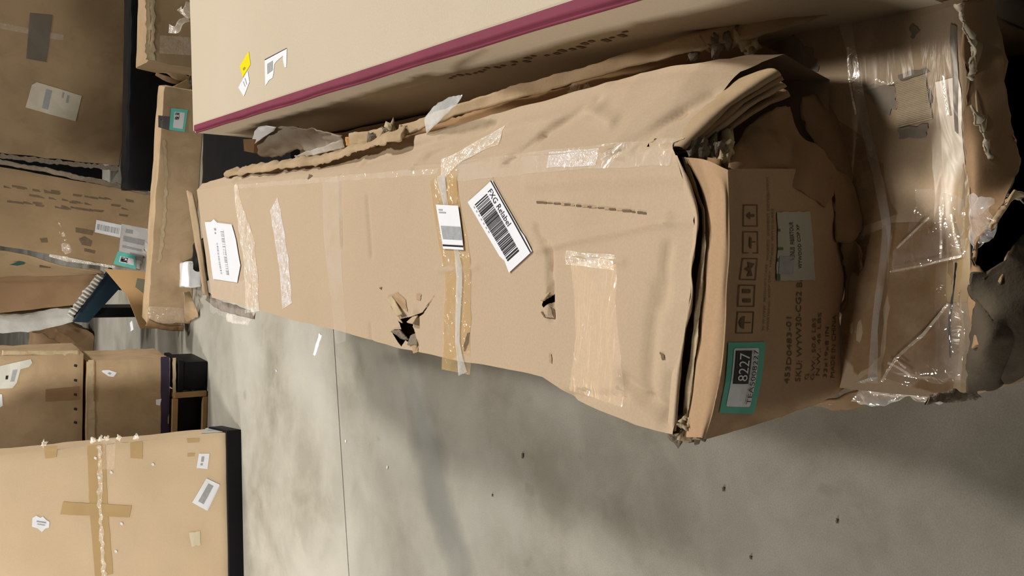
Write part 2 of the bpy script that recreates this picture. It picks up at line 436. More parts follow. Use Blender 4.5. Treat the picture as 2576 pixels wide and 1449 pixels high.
# ------------------------------------------------------------------ floor with its saw-cut joint
def build_floor():
    a, b = Pz(840, 850, 0), Pz(878, 1449, 0); d = (b - a).normalized(); n = Vector((-d.y, d.x, 0)); w = .0035
    A, B = a - d * 14, a + d * 14; bm = bmesh.new()
    if n.y < 0: n = -n
    def q(*p):
        bm.faces.new([bm.verts.new(x) for x in p])
    q(A + n * w, B + n * w, B + n * 34, A + n * 34); q(A - n * w, A - n * 16, B - n * 16, B - n * w)
    dz = Vector((0, 0, -.012))
    q(A + n * w + dz, A - n * w + dz, B - n * w + dz, B + n * w + dz)
    q(A + n * w, A + n * w + dz, B + n * w + dz, B + n * w); q(A - n * w, B - n * w, B - n * w + dz, A - n * w + dz)
    bmesh.ops.recalc_face_normals(bm, faces=bm.faces)
    for f in bm.faces:
        if abs(f.normal.z) > .9 and f.normal.z < 0: f.normal_flip()
    o = link('floor', bm, CONC, None, False); o['kind'] = 'structure'
build_floor()

# ------------------------------------------------------------------ the long battered box on top of the stack
ZT = .71
UP = Vector((0, 0, 1)); FR = Vector((0, -1, 0))
MB = thing('long_cardboard_box', 'long battered tan cardboard box with a crushed open end, lying on the taped box', 'box', (.03, 1.8, .38))
creases = []
def cr(x0, y0, x1, y1, w, d): a, b = Pz(x0, y0, ZT), Pz(x1, y1, ZT); creases.append((a.xy, b.xy, w, d))
cr(1350, 625, 1640, 560, .006, -.0035); cr(1640, 560, 1750, 548, .006, -.003); cr(1350, 572, 1382, 625, .007, .005); cr(1382, 625, 1386, 800, .006, .007)
cr(1040, 425, 1690, 380, .010, .004); cr(1330, 455, 1700, 445, .012, -.003); cr(1100, 680, 1200, 672, .006, -.0025)
cr(1640, 620, 1632, 760, .007, .005); cr(1725, 580, 1700, 740, .006, -.004); cr(1620, 720, 1612, 980, .010, .005); cr(1662, 940, 1655, 1050, .01, .005)
cr(1410, 1000, 1560, 992, .006, .005); cr(1560, 950, 1660, 1030, .012, .008); cr(925, 500, 935, 640, .008, .004); cr(930, 820, 940, 930, .008, .003)
cr(855, 440, 862, 620, .006, .004); cr(1425, 650, 1545, 660, .005, -.003)
creases_s = []
def crs(x0, y0, x1, y1, w, d, z=.66): a, b = Pz(x0, y0, z), Pz(x1, y1, z); creases_s.append((a.xy, b.xy, w, d))
crs(1325, 425, 1400, 350, .008, .006); crs(1400, 350, 1500, 255, .009, .007); crs(1490, 272, 1570, 310, .009, -.006); crs(1600, 400, 1720, 300, .01, .006); crs(1120, 400, 1230, 335, .01, .005)
crs(1300, 330, 1520, 270, .012, -.005); crs(1660, 380, 1760, 240, .009, .006); crs(1850, 200, 1820, 250, .01, .006); crs(950, 410, 1250, 320, .012, .006); crs(700, 435, 1050, 370, .01, .006); crs(1560, 200, 1900, 150, .012, .006, .63); crs(600, 450, 900, 405, .01, .006, .69)
def seg_d(p, a, b):
    ab = b - a; t = max(0, min(1, (p - a).dot(ab) / ab.length_squared)); return (p - a - ab * t).length
ENDC = sorted([(v.x, v.y) for v in (Pz(x, y, ZT) for x, y in ((1690, 360), (1705, 392), (1735, 465), (1752, 525), (1752, 600), (1740, 680), (1742, 740), (1722, 850), (1706, 960), (1692, 1084)))])
def endy(x):
    if x <= ENDC[0][0]: return ENDC[0][1]
    for a, b in zip(ENDC, ENDC[1:]):
        if a[0] <= x <= b[0]: return a[1] + (b[1] - a[1]) * (x - a[0]) / (b[0] - a[0])
    return ENDC[-1][1]
def main_disp(p):
    q = p.copy()
    if p.y < 1.0 and p.z > .6 and p.x < .14: q.y += (endy(p.x) - .738) * (1.0 - p.y) / .262 * min(1, (p.z - .6) / .1)
    return main_disp2(p, q)
def main_disp2(p, q):
    e = max(0, 1.15 - p.y) / .5; e = min(1, e)
    amp = .0022 + .0035 * e
    top = p.z > ZT - .004
    dz = nz(p, 4, 1) * amp * 1.5 + nz(p, 13, 2) * amp * .5 + wrinkle(p, 3.2, 3) * amp * .7
    if top:
        for a, b, w, d in creases:
            k = seg_d(p.xy, a, b)
            if k < w * 3.5: dz -= 1.2 * d * math.exp(-(k / w) ** 2)
    if p.z > .56 and p.x > .128:
        for a, b, w, d in creases_s:
            k = seg_d(p.xy, a, b)
            if k < w * 3.5: dz -= 1.3 * d * math.exp(-(k / w) ** 2)
        dz += wrinkle(p, 9, 8) * .003 * min(1, (p.x - .128) / .02)
    q.z += dz
    q.x += nz(p, 5, 5) * amp * 1.8 + nz(p, 16, 6) * amp * .8
    return q
def msec(y0l, y0r, xl, xr, mid, low, zb=.385, zt=ZT, xb=-.205):
    return [Vector((xl, y0l, zt)), Vector((xr, y0r, zt)), Vector((mid[0], y0r, mid[1])), Vector((low[0], y0r, low[1])), Vector((low[0] - .02, y0r, zb)), Vector((xb, y0l, zb)), Vector((xl + .004, y0l, zt - .1))]
def near_left(): return Pz(1700, 1082, ZT)
secs = [
    msec(.735, .742, -.236, .130, (.245, .60), (.285, .50)),
    msec(.80, .80, -.239, .130, (.262, .615), (.292, .50)),
    msec(.92, .90, -.231, .132, (.262, .635), (.29, .5)),
    msec(1.00, 1.00, -.211, .133, (.25, .645), (.285, .5)),
    msec(1.10, 1.10, -.212, .134, (.24, .65), (.28, .5)),
    msec(1.45, 1.45, -.223, .135, (.215, .665), (.265, .5)),
    msec(1.9, 2.0, -.226, .137, (.195, .675), (.25, .5)),
    msec(2.4, 2.6, -.227, .138, (.18, .685), (.22, .5)),
    msec(2.80, 3.02, -.226, .136, (.16, .69), (.18, .5)),
]
bm = loft(secs, [80, 26, 10, 6, 20, 6, 6], .0055, main_disp, caps=(False, True))
# two punched holes: refine, cut out, push the rim in
holes = [[(1000, 785), (1004, 803), (1016, 800), (1030, 797), (1060, 786), (1088, 750), (1062, 790), (1040, 806), (1036, 822), (1040, 830), (1050, 865), (1035, 868), (1018, 856), (1008, 872), (998, 858), (986, 838), (990, 829), (1008, 828), (1004, 815), (995, 795), (990, 775)],
         [(1388, 738), (1394, 748), (1392, 757), (1378, 764), (1368, 775), (1364, 768), (1366, 758), (1378, 750)]]
HP = [[Pz(x, y, ZT).xy for x, y in h] for h in holes]
def inpoly(p, poly):
    c = False; j = len(poly) - 1
    for i in range(len(poly)):
        a, b = poly[i], poly[j]
        if (a.y > p.y) != (b.y > p.y) and p.x < (b.x - a.x) * (p.y - a.y) / (b.y - a.y) + a.x: c = not c
        j = i
    return c
for poly in HP:
    x0 = min(p.x for p in poly) - .01; x1 = max(p.x for p in poly) + .01; y0 = min(p.y for p in poly) - .01; y1 = max(p.y for p in poly) + .01
    for it in range(2):
        es = [e for e in bm.edges if all(x0 < v.co.x < x1 and y0 < v.co.y < y1 and v.co.z > ZT - .03 for v in e.verts)]
        bmesh.ops.subdivide_edges(bm, edges=es, cuts=1, use_grid_fill=True)
    kill = [f for f in bm.faces if f.calc_center_median().z > ZT - .03 and x0 < f.calc_center_median().x < x1 and inpoly(f.calc_center_median().xy, poly)]
    bmesh.ops.delete(bm, geom=kill, context='FACES')
mb = link('body', bm, CARD, MB); sharp(mb, 50)
mbv = bvh_of(mb)
# inner board seen through the holes and the open end
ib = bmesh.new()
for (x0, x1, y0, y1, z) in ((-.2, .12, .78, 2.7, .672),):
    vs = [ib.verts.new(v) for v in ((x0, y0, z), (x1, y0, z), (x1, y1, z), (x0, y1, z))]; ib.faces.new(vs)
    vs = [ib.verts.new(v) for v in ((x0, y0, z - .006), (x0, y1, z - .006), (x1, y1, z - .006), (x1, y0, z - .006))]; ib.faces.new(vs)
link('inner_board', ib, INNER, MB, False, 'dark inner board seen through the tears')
def top(*pts): return [Pz(x, y, ZT) for x, y in pts]
def tapem(name, pts, w, mat, **k): return strip(name, MB, top(*pts), w, UP, mbv, mat, **k)
tapem('crinkled_tape', [(592, 468), (608, 540), (625, 620), (634, 700), (636, 785)], .07, CRINK, widths=[.03, .07, .10, .11, .13], rag=.008, off=.002)
strip('crinkled_tape', MB, top((530, 735), (630, 765)), .13, UP, mbv, CLEAR, rag=.006)
tapem('frosted_tape', [(690, 512), (704, 590), (716, 680), (724, 770)], .072, FROST, rag=.004)
tapem('clear_tape', [(835, 448), (838, 600), (850, 740), (858, 862)], .095, FAINT, widths=[.11, .1, .07, .06], rag=.003)
tapem('clear_tape', [(590, 470), (1100, 430)], .012, CLEAR)
tapem('yellowed_tape', [(1112, 432), (1130, 560), (1150, 680), (1150, 800), (1148, 936)], .095, YTAPE, rag=.003)
tapem('plastic_strap', [(1112, 440), (1126, 520), (1142, 600), (1160, 670), (1158, 760), (1156, 860), (1168, 940)], .017, STRAP, off=.003, widths=[.03, .016, .012, .02, .02, .016, .03], rag=.001)
tapem('yellowed_tape', [(1140, 428), (1142, 515)], .035, YTAPE, off=.002)
strip('clear_tape', MB, top((1110, 430), (1140, 400), (1180, 370), (1235, 335)), .04, UP, mbv, CRINK, off=.002, widths=[.05, .03, .03, .04], reach=.5)
tapem('clear_tape', [(1495, 655), (1500, 760), (1505, 880), (1498, 1002)], .095, CLEARL, widths=[.10, .09, .10, .12], rag=.002, off=.0016)
tapem('frosted_tape', [(1380, 402), (1440, 398), (1500, 394)], .024, FROST)
tapem('clear_tape', [(1120, 436), (1330, 410), (1520, 392), (1690, 380)], .036, FAINT, off=.0016)
tapem('clear_tape', [(1428, 648), (1548, 660)], .02, CRINK)
# labels on top
def lab(name, px, items, mats, bvh=mbv, parent=MB, surf=lambda x, y: Pz(x, y, ZT), n=UP, **k):
    return decal(name, parent, [surf(*p) for p in px], n, bvh, items, mats, **k)
fx = [('rect', 0, .02, 1.0, .055, 1)] + bars(.09, .34, .90, .84, 1, 42, 5) + [('text', 'FXG Relabel', .08, .13, .58, .29, 1)]
fx += [('rect', .1 + k * .06, .88, .125 + k * .06, .91, 2) for k in range(7)]
lab('barcode_label', [(1242, 453), (1341, 633), (1283, 686), (1181, 509)], fx, [WHITE, INK, GREYINK], outline=[(0, 0), (.72, 0), (.8, -.03), (1, -.02), (1.0, .04), (1, 1), (.86, .93), (.78, 1.0), (0, 1)], off=.003, label='white barcode label reading FXG Relabel')
lab('shipping_label', [(1101, 515), (1158, 518), (1171, 629), (1118, 626)], [('rect', .08, .48, .98, .78, 2), ('rect', .02, .90, 1.0, .94, 1), ('rect', .1, .1, .28, .13, 2), ('rect', .1, .16, .42, .19, 2)], [WHITE, INK, GREYINK], off=.004, label='white label with a grey barcode under clear tape')
l1 = [('rect', .60, .12, .71, .97 - .08, 2)] + bars(.60, .12, .71, .90, 0, 30, 9, 'v') + bars(.36, .36, .42, .9, 2, 22, 4, 'v') + [('rect', .34, .10, .42, .14, 2), ('rect', .34, .17, .40, .2, 2)]
lab('shipping_label', [(519, 559), (586, 562), (601, 711), (540, 702)], l1, [WHITE, INK, GREYINK], outline=[(0, 0), (.25, -.01), (.38, -.06), (.5, 0), (1, .02), (1.1, .3), (1.18, .7), (1.0, 1.0), (0, 1.0)], off=.003, label='torn white label at the far end')
# dashed scuff line, small scuffs
def marks(name, parent, quads, surf, n, bvh, mats, **k):
    if name in ('scuff_mark', 'grime_mark', 'seam_slit') and len(quads) > 1:
        for q in quads: marks(name, parent, [q], surf, n, bvh, mats, **k)
        return
    bm = bmesh.new()
    for q in quads: add_poly(bm, [surf(x, y) for x, y in q[0]], q[1])
    conform(bm, bvh, n, .0011)
    for f in bm.faces:
        f.normal_update()
        if f.normal.dot(n) < 0: f.normal_flip()
    return link(name, bm, mats, parent, False, **k)
qs = []; x = 1352
while x < 1622:
    w = R.uniform(8, 22); y = 509 + (x - 1352) ** 1.2 * .0335; h = R.uniform(1.5, 3.6)
    qs.append(([(x, y - h), (x + w, y - h * .8), (x + w, y + h), (x, y + h * .9)], R.choice((0, 0, 1)))); x += w + R.uniform(-1, 6)
marks('scuff_line', MB, qs, lambda x, y: Pz(x, y, ZT), UP, mbv, [MARK, SCUFF], label='dark dashed scuff line')
qs = [(jagpoly([(770, 436), (782, 441), (775, 452)], 1), 0), (jagpoly([(1662, 885), (1672, 890), (1676, 904), (1668, 907)], 2), 0), (jagpoly([(985, 745), (1000, 735), (1020, 755), (1024, 785), (1012, 775)], 1), 1),
      (jagpoly([(1030, 862), (1050, 865), (1052, 885), (1042, 890)], 1), 1), (jagpoly([(1046, 740), (1058, 740), (1056, 756), (1046, 754)], 1), 1), (jagpoly([(955, 724), (962, 722), (960, 730)], .5), 0),
      (jagpoly([(1380, 770), (1392, 785), (1396, 802), (1388, 803), (1370, 798), (1362, 785), (1366, 783), (1374, 797), (1386, 800)], .5), 0),
      (jagpoly([(1178, 838), (1184, 836), (1182, 862), (1172, 884), (1170, 870)], 1), 0), (jagpoly([(1382, 890), (1388, 890), (1389, 914), (1383, 912)], 1), 1), (jagpoly([(1060, 790), (1085, 752), (1092, 742), (1066, 782)], .6), 0)]
marks('scuff_mark', MB, qs, lambda x, y: Pz(x, y, ZT), UP, mbv, [MARK, SCUFF])
# curled cardboard tongues in the tears
def tongue(px, lift, mat=CORE, seed=0, thick=.003):
    (a, b, c, d) = px; P = [Pz(*p, ZT) for p in px]
    rows = [[P[0], P[1]], [P[0].lerp(P[3], .5) + UP * lift * .5, P[1].lerp(P[2], .5) + UP * lift * .5], [P[3] + UP * lift, P[2] + UP * lift]]
    link('torn_tongue', patch(rows, 8, 10, .001, 30, .0015, thick, seed), mat, MB)
tongue([(975, 752), (988, 745), (1022, 790), (1008, 796)], .006, CORE, 3)
tongue([(984, 770), (1000, 790), (1010, 812), (1000, 806)], -.004, CORE, 4)
tongue([(1040, 800), (1052, 796), (1050, 815), (1036, 812)], .010, CARD, 5)
tongue([(984, 832), (1010, 828), (1018, 856), (996, 850)], -.012, FUZZ, 6)
tongue([(1052, 868), (1028, 868), (1024, 846), (1040, 838)], -.010, FUZZ, 7)
tongue([(1380, 742), (1386, 738), (1376, 756), (1370, 756)], .006, CORE, 8)

# crushed, layered near end: edges of the folded flaps, then the printed end panel
def row(pts, z=None, Y=None): return [Pz(x, y, z) if z is not None else Py(x, y, Y) for x, y in pts]
rim = [[Pz(1690, 388, .706), Pz(1738, 525, .706), Pz(1738, 600, .706), Pz(1726, 680, .706), Pz(1728, 740, .706), Pz(1708, 850, .706), Pz(1694, 960, .706), Pz(1684, 1082, .704)],
       [Pz(1705, 392, .711), Pz(1752, 525, .711), Pz(1752, 600, .712), Pz(1740, 680, .713), Pz(1742, 740, .711), Pz(1722, 850, .711), Pz(1706, 960, .711), Pz(1696, 1084, .709)],
       [Pz(1703, 392, .690), Pz(1750, 525, .690), Pz(1750, 600, .690), Pz(1738, 680, .690), Pz(1740, 740, .690), Pz(1720, 850, .690), Pz(1704, 960, .690), Pz(1696, 1084, .690)]]
link('top_panel_lip', patch(rim, 60, 16, .0012, 16, 0, 0, 11, wr=.002), CARD, MB)
inner = [[Pz(1715, 400, .66), Pz(1768, 530, .66), Pz(1768, 620, .66), Pz(1760, 700, .66), Pz(1748, 850, .66), Pz(1730, 960, .66), Pz(1716, 1088, .66)],
         [Pz(1713, 395, .695), Pz(1762, 525, .698), Pz(1766, 620, .700), Pz(1756, 700, .699), Pz(1742, 850, .698), Pz(1726, 960, .698), Pz(1712, 1090, .697)],
         [Pz(1725, 395, .697), Pz(1772, 525, .699), Pz(1776, 620, .701), Pz(1768, 700, .70), Pz(1756, 850, .70), Pz(1742, 960, .698), Pz(1726, 1092, .697)],
         [Pz(1727, 395, .65), Pz(1774, 525, .65), Pz(1778, 620, .65), Pz(1772, 700, .65), Pz(1762, 850, .65), Pz(1748, 960, .65), Pz(1730, 1092, .65)]]
link('folded_flap', patch(inner, 60, 18, .0016, 22, 0, 0, 12, lin=True), CORE, MB, label='edge of a folded inner flap')
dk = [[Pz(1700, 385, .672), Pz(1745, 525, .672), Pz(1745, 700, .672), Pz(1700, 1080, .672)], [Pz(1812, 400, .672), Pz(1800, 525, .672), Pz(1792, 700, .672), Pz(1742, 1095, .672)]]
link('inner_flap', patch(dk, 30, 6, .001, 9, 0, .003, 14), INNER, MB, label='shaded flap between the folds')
# end panel: crest and face
YE = .695
crest_t = [(1748, 400), (1792, 470), (1798, 560), (1795, 640), (1790, 720), (1782, 820), (1770, 930), (1752, 1040), (1748, 1094)]
crest_m = [(1775, 402), (1812, 470), (1816, 560), (1812, 640), (1806, 720), (1796, 820), (1783, 930), (1768, 1040), (1760, 1100)]
crest_b = [(1826, 425), (1830, 480), (1832, 560), (1832, 640), (1826, 720), (1822, 820), (1812, 930), (1790, 1040), (1770, 1104)]
pt = [Pz(x, y, .668) for x, y in crest_t]
r0 = [p - UP * .012 for p in pt]
r1 = [p + UP * .023 for p in pt]
r2 = [Pz(x, y, .6965) for x, y in crest_m]
r3 = [Pz(x, y, .693) for x, y in crest_b]
r3b = [p + Vector((0, -.001, -.007)) for p in r3]
bot = [(2085, 425), (2120, 470), (2140, 560), (2128, 640), (2122, 720), (2112, 800), (2130, 880), (2140, 960), (2050, 1018)]
top3 = r3
Yb = .705
r6 = [Py(x, y, Yb) for x, y in bot]
r4 = [a.lerp(b, .18) + Vector((0, -.006, 0)) for a, b in zip(r3, r6)]
r5 = [a.lerp(b, .6) + Vector((0, -.004, 0)) for a, b in zip(r3, r6)]
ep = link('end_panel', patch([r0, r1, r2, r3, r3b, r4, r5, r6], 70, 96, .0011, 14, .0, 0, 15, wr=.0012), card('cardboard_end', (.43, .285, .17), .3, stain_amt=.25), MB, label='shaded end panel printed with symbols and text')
epv = bvh_of(ep)
NE = Vector((0, -1, .12)).normalized()
def E(x, y):
    hit, hn, _, d = epv.ray_cast(O, ray(x, y).normalized(), 5)
    return hit if hit is not None else Py(x, y, YE)
def lastE(x, y): return E(x, y)
def edecal(name, px, items, mats, parent=None, **k): return decal(name, parent or ep, [E(*p) for p in px], NE, epv, items, mats, reach=.05, **k)
# inventory sticker; reading direction runs up the photo
mats = [TEAL, WHITE, INK]
it = [('poly', [(.10, .15), (.12, .13), (.90, .13), (.92, .16), (.92, .79), (.90, .82), (.12, .82), (.10, .79)], 1)]
istk = edecal('inventory_sticker', [(1808, 1038), (1830, 861), (1924, 860), (1894, 1041)], it, mats, off=.0014, step=.01, label='teal bordered sticker numbered 8227')
edecal('sticker_block', [(1808, 1038), (1830, 861), (1924, 860), (1894, 1041)], parent=istk, items=[('rect', .43, .18, .89, .60, 0)], mats=[INK, INK], outline=[(.43, .18), (.89, .18), (.89, .60), (.43, .60)], off=.0026, step=.01)
edecal('sticker_text', [(1808, 1038), (1830, 861), (1924, 860), (1894, 1041)], parent=istk, items= [('text', '8227', .47, .26, .86, .53, 1), ('text', 'TEA5008227', .14, .64, .90, .78, 2)], mats=[None, WHITE, INK], off=.0040, step=0)
# symbols in five frames
sym = []
icons = [(1862, 843, 'umb'), (1868, 789, 'pair'), (1873, 733, 'frag'), (1878, 668, 'glass'), (1884, 602, 'arrow')]
for k in range(5):
    u0 = k * .2 + .01; u1 = u0 + .165
    sym.append(('frame', u0, .02, u1, .98, .008, .05, 1))
    m = (u0 + u1) / 2
    if k == 0: sym += [('poly', [(m - .05, .45), (m - .035, .25), (m, .15), (m + .035, .25), (m + .05, .45)], 1), ('rect', m - .004, .45, m + .004, .8, 1)]
    if k == 1: sym += [('rect', m - .05, .3, m - .02, .75, 1), ('rect', m + .02, .25, m + .05, .7, 1)]
    if k == 2: sym += [('poly', [(m - .05, .75), (m - .055, .4), (m - .02, .5), (m, .2), (m + .02, .45), (m + .055, .35), (m + .04, .8), (m, .6)], 1)]
    if k == 3: sym += [('poly', [(m - .05, .5), (m - .03, .38), (m + .045, .42), (m + .03, .55)], 1), ('rect', m + .0, .55, m + .008, .8, 1)]
    if k == 4: sym += [('poly', [(m - .03, .45), (m, .2), (m + .03, .45), (m + .01, .45), (m + .01, .75), (m - .01, .75), (m - .01, .45)], 1)]
edecal('handling_symbols', [(1848, 842), (1868, 506), (1905, 506), (1893, 842)], sym, [None, PRINT], off=.0010, step=0)
txt = [('text', 'W.W.VIVW  PRODUCT CARE  ADDRESS  SHIPMENT DISTRIBUTION', 0, .05, 1, .36, 1), ('text', 'WARNING: KEEP DRY  HANDLE WITH CARE', 0, .62, .8, .9, 1)]
edecal('printed_lines', [(1915, 832), (1926, 446), (1944, 446), (1936, 832)], txt, [None, FPRINT], off=.0010, step=0)
rows_t = [('453D0483-01', 1978, 965, 798, 13), ('SKU: WYW30-CG2 BA', 2006, 960, 690, 13), ('G', 2026, 955, 940, 9), ('G.W.: 50.6 LBS', 2042, 956, 800, 9), ('N.W.: 46 LBS', 2056, 945, 786, 9), ('33x19x8 IN', 2074, 950, 822, 9), ('MADE IN CHINA', 2093, 950, 792, 10)]
for s, x, ya, yb, h in rows_t:
    edecal('printed_line', [(x - h / 2, ya), (x - h / 2 + 6, yb), (x + h / 2 + 6, yb), (x + h / 2, ya)], [('text', s, 0, 0, 1, 1, 1)], [None, PRINT], off=.0010, step=0)
pl = [('text', 'VENUS  FIBERTOUR', .3, .30, .86, .42, 1), ('text', 'WYWOOD COP XP', .18, .52, .82, .62, 1), ('rect', .10, .05, .36, .40, 2), ('rect', .0, .0, .10, .09, 3), ('rect', .28, .0, .33, .08, 3), ('rect', .45, .0, .49, .12, 3), ('rect', .72, .0, .76, .06, 3)]
edecal('product_label', [(1951, 706), (1953, 534), (2036, 533), (2049, 706)], pl, [flat('aged_label', (.44, .43, .36), .6), INK, GREYINK, flat('label_green', (.10, .14, .07), .7)], outline=jagpoly([(0, 0), (1, 0), (1, 1), (0, 1)], .012, 9), off=.0014, step=.01, label='worn white product label')
# far end lip
far = [[Pz(488, 488, .700), Pz(502, 560, .700), Pz(515, 660, .700), Pz(527, 748, .700)], [Pz(474, 480, .712), Pz(486, 560, .712), Pz(504, 660, .712), Pz(516, 742, .712)], [Pz(472, 480, .60), Pz(484, 560, .60), Pz(502, 660, .60), Pz(514, 742, .60)]]
link('far_flap', patch(far, 20, 8, .002, 9, .002, .004, 21, lin=True), CARDD, MB, label='raised end flap at the far end')
# side flap edges and the ragged strip along the right crease
rag = []
for (x, y) in ((560, 448), (700, 428), (800, 415), (900, 384), (1000, 356)): rag.append(Pz(x, y, .705))
rg = [[p + Vector((.004, 0, -.006)) for p in rag], [p + Vector((.018, 0, -.006)) for p in rag], [p + Vector((.030, .01, -.03)) for p in rag]]
link('torn_edge', patch(rg, 90, 8, .004, 22, .005, .002, 23, wr=.006), CARDD, MB, label='ragged torn strip along the far right edge')
# corner crumbs of torn board at the near left corner
for k, (x, y, z, r) in enumerate(((1722, 1075, .69, .016), (1712, 1092, .68, .014), (1748, 1072, .67, .017), (1758, 1090, .66, .012), (1735, 1060, .69, .012))):
    link('torn_fibre', crumple_blob(Pz(x, y, z), r * .8, 30 + k, (1, .8, 1.1), 3, .8), FUZZ if k % 2 else CORE, MB)
for k, (x, y, z, r) in enumerate(((1765, 385, .66, .014), (1790, 392, .655, .016), (1812, 398, .65, .014), (1745, 365, .68, .014), (1828, 372, .64, .012))):
    link('torn_fibre', crumple_blob(Pz(x, y, z), r, 40 + k, (1.3, .8, .8), 3, .8), FUZZ if k % 2 else CORE, MB)
# right-hand crushed layers under the sloping side (x 1700-1980, y 180-380)
for k, (dx, dz, mat) in enumerate(((0, 0, CARDD), (14, -.012, CARDB), (30, -.026, CARDD), (50, -.045, CARDB))):
    P0, P1, P2 = (1712 + dx * .55, 372 + dx * .35), (1830 + dx, 262 + dx * .5), (1955 + dx * .4, 178 + dx * 1.1)
    zs = (.700 + dz * .6, .655 + dz, .60 + dz)
    e = [Pz(*p, z) for p, z in zip((P0, P1, P2), zs)]
    rows = [[p + Vector((-.01, .10, -.004)) for p in e], [p + Vector((0, .02, 0)) for p in e], e, [p + Vector((0, .002, -.008)) for p in e]]
    link('crushed_layer', patch(rows, 26, 10, .002, 16, .002, .003, 50 + k), mat, MB, label='bare board edge of a crushed layer')
# lower right pieces of the end panel, folded and torn
P = lambda x, y, Y: Py(x, y, Y)
pieces = [
    ([[P(1835, 380, .72), P(1900, 300, .72), P(1995, 262, .73)], [P(1850, 430, .695), P(1930, 370, .70), P(2010, 330, .71)], [P(1990, 470, .685), P(2060, 420, .69), P(2080, 380, .69)], [P(2080, 520, .69), P(2110, 480, .69), P(2120, 430, .69)]], CARDB, 0),
    ([[P(2020, 245, .76), P(2055, 240, .76), P(2085, 250, .755)], [P(2030, 300, .745), P(2080, 300, .74), P(2115, 310, .735)], [P(2070, 390, .725), P(2120, 380, .715), P(2165, 400, .705)], [P(2090, 480, .71), P(2145, 470, .70), P(2185, 480, .69)]], CARDB, 1),
    ([[P(2085, 430, .70), P(2120, 430, .695), P(2150, 440, .69)], [P(2095, 520, .70), P(2130, 520, .69), P(2165, 520, .685)], [P(2100, 590, .695), P(2135, 600, .685), P(2170, 580, .68)], [P(2105, 612, .70), P(2140, 600, .69), P(2178, 560, .685)]], CARDB, 2),
    ([[P(2118, 600, .69), P(2150, 610, .68), P(2170, 640, .67)], [P(2125, 700, .70), P(2140, 720, .70), P(2160, 740, .69)], [P(2120, 800, .70), P(2132, 820, .70), P(2140, 860, .69)]], INNER, 3),
]
for rows, mat, s in pieces: link('torn_flap', patch(rows, 36, 36, .0045, 15, .004, .003, 60 + s, wr=.011), mat, MB, label='buckled torn cardboard flap')

# ------------------------------------------------------------------ the taped box underneath
ZL = .372
LB = thing('taped_cardboard_box', 'wide cardboard box covered in shiny tape and film, underneath the battered tan box', 'box', (.07, 1.7, 0))
def low_disp(p):
    q = p.copy(); a = .0035
    q.z += nz(p, 6, 71) * a * 1.6 * (1 if p.z > .05 else 0) + wrinkle(p, 5, 72) * a * .8 * (1 if p.z > .05 else 0)
    q.x += nz(p, 6, 73) * a * 2; q.y += nz(p, 7, 74) * a * 2.2
    return q
def lsec(y, xl=-.195, xr=.352, zt=ZL, zb=0.0): return [Vector((xl, y, zt)), Vector((xr, y, zt)), Vector((xr + .002, y, zb)), Vector((xl, y, zb))]
fs = [Vector((-.165, .512, ZL - .012)), Vector((.345, .545, ZL - .012)), Vector((.34, .56, .10)), Vector((-.15, .54, .10))]
secs2 = [fs, [Vector((-.182, .528, ZL)), Vector((.35, .56, ZL)), Vector((.35, .57, 0)), Vector((-.17, .55, 0))], lsec(.70), lsec(.9), lsec(2.92, -.19, .335)]
bm = loft(secs2, [50, 30, 40, 30], .011, low_disp, caps=(False, True))
for f in list(bm.faces):
    pass
lb = link('body', bm, card('cardboard_taped', (.56, .42, .28), .4, stain_amt=.35), LB); sharp(lb, 50); lbv = bvh_of(lb)
def lo(x, y, z=ZL): return Pz(x, y, z)
def ltape(name, pts, w, mat, **k): return strip(name, LB, [lo(*p) for p in pts], w, UP, lbv, mat, **k)
ltape('plastic_strap', [(2133, 50), (2150, 130), (2172, 240), (2196, 360), (2222, 470), (2240, 570), (2226, 700), (2212, 830), (2206, 962)], .012, STRAPL, off=.010, widths=[.022, .014, .016, .013, .014, .013, .012, .010, .016], rag=.001, label='cloudy strap across the box')
CLEARM = film('clear_tape_dull', .06, gloss=.02, rough=.3, bscale=14, stretch=(.3, 1.6, 1), patchy=.9, bump=1)
ltape('clear_tape', [(2190, 30), (2215, 120), (2225, 215)], .09, CLEARM, rag=.002, off=.002)
ltape('clear_tape', [(2360, 30), (2380, 300), (2398, 560), (2400, 780), (2400, 960)], .045, CLEARM, off=.002, label='clear tape along the near edge')
ltape('brown_tape', [(2385, 200), (2400, 420), (2412, 560), (2412, 760)], .030, TAPET, off=.001)
wr1 = [[lo(2300, 480, .385), lo(2380, 480, .39), lo(2425, 500, .385)], [lo(2290, 560, .38), lo(2370, 560, .392), lo(2428, 570, .385)], [lo(2250, 630, .38), lo(2350, 610, .39), lo(2425, 620, .383)], [lo(2240, 685, .379), lo(2330, 668, .385), lo(2420, 648, .381)]]
link('cling_film', patch(wr1, 40, 40, .003, 24, .003, 0, 80, wr=.006), WRAP, LB)
wr2 = [[lo(2380, 765, .385), lo(2405, 765, .39), lo(2425, 780, .383)], [lo(2310, 850, .385), lo(2370, 860, .395), lo(2428, 870, .385)], [lo(2240, 925, .388), lo(2330, 940, .392), lo(2420, 940, .385)], [lo(2225, 955, .386), lo(2320, 985, .37), lo(2415, 985, .36)]]
link('cling_film', patch(wr2, 44, 44, .003, 20, .003, 0, 81, wr=.007), WRAP, LB)
wr3 = [[lo(2120, 962, .376), lo(2240, 968, .376), lo(2380, 985, .37)], [lo(2110, 990, .36), lo(2240, 1000, .355), lo(2370, 1006, .35)], [lo(2060, 1016, .35), lo(2230, 1020, .34), lo(2380, 1018, .33)]]
link('cling_film', patch(wr3, 60, 30, .005, 30, .008, 0, 82, wr=.010), film('cling_edge', .38, (.7, .68, .66, 1), .3, .1, 1, 30, patchy=.8), LB, label='crumpled film hanging off the left edge')
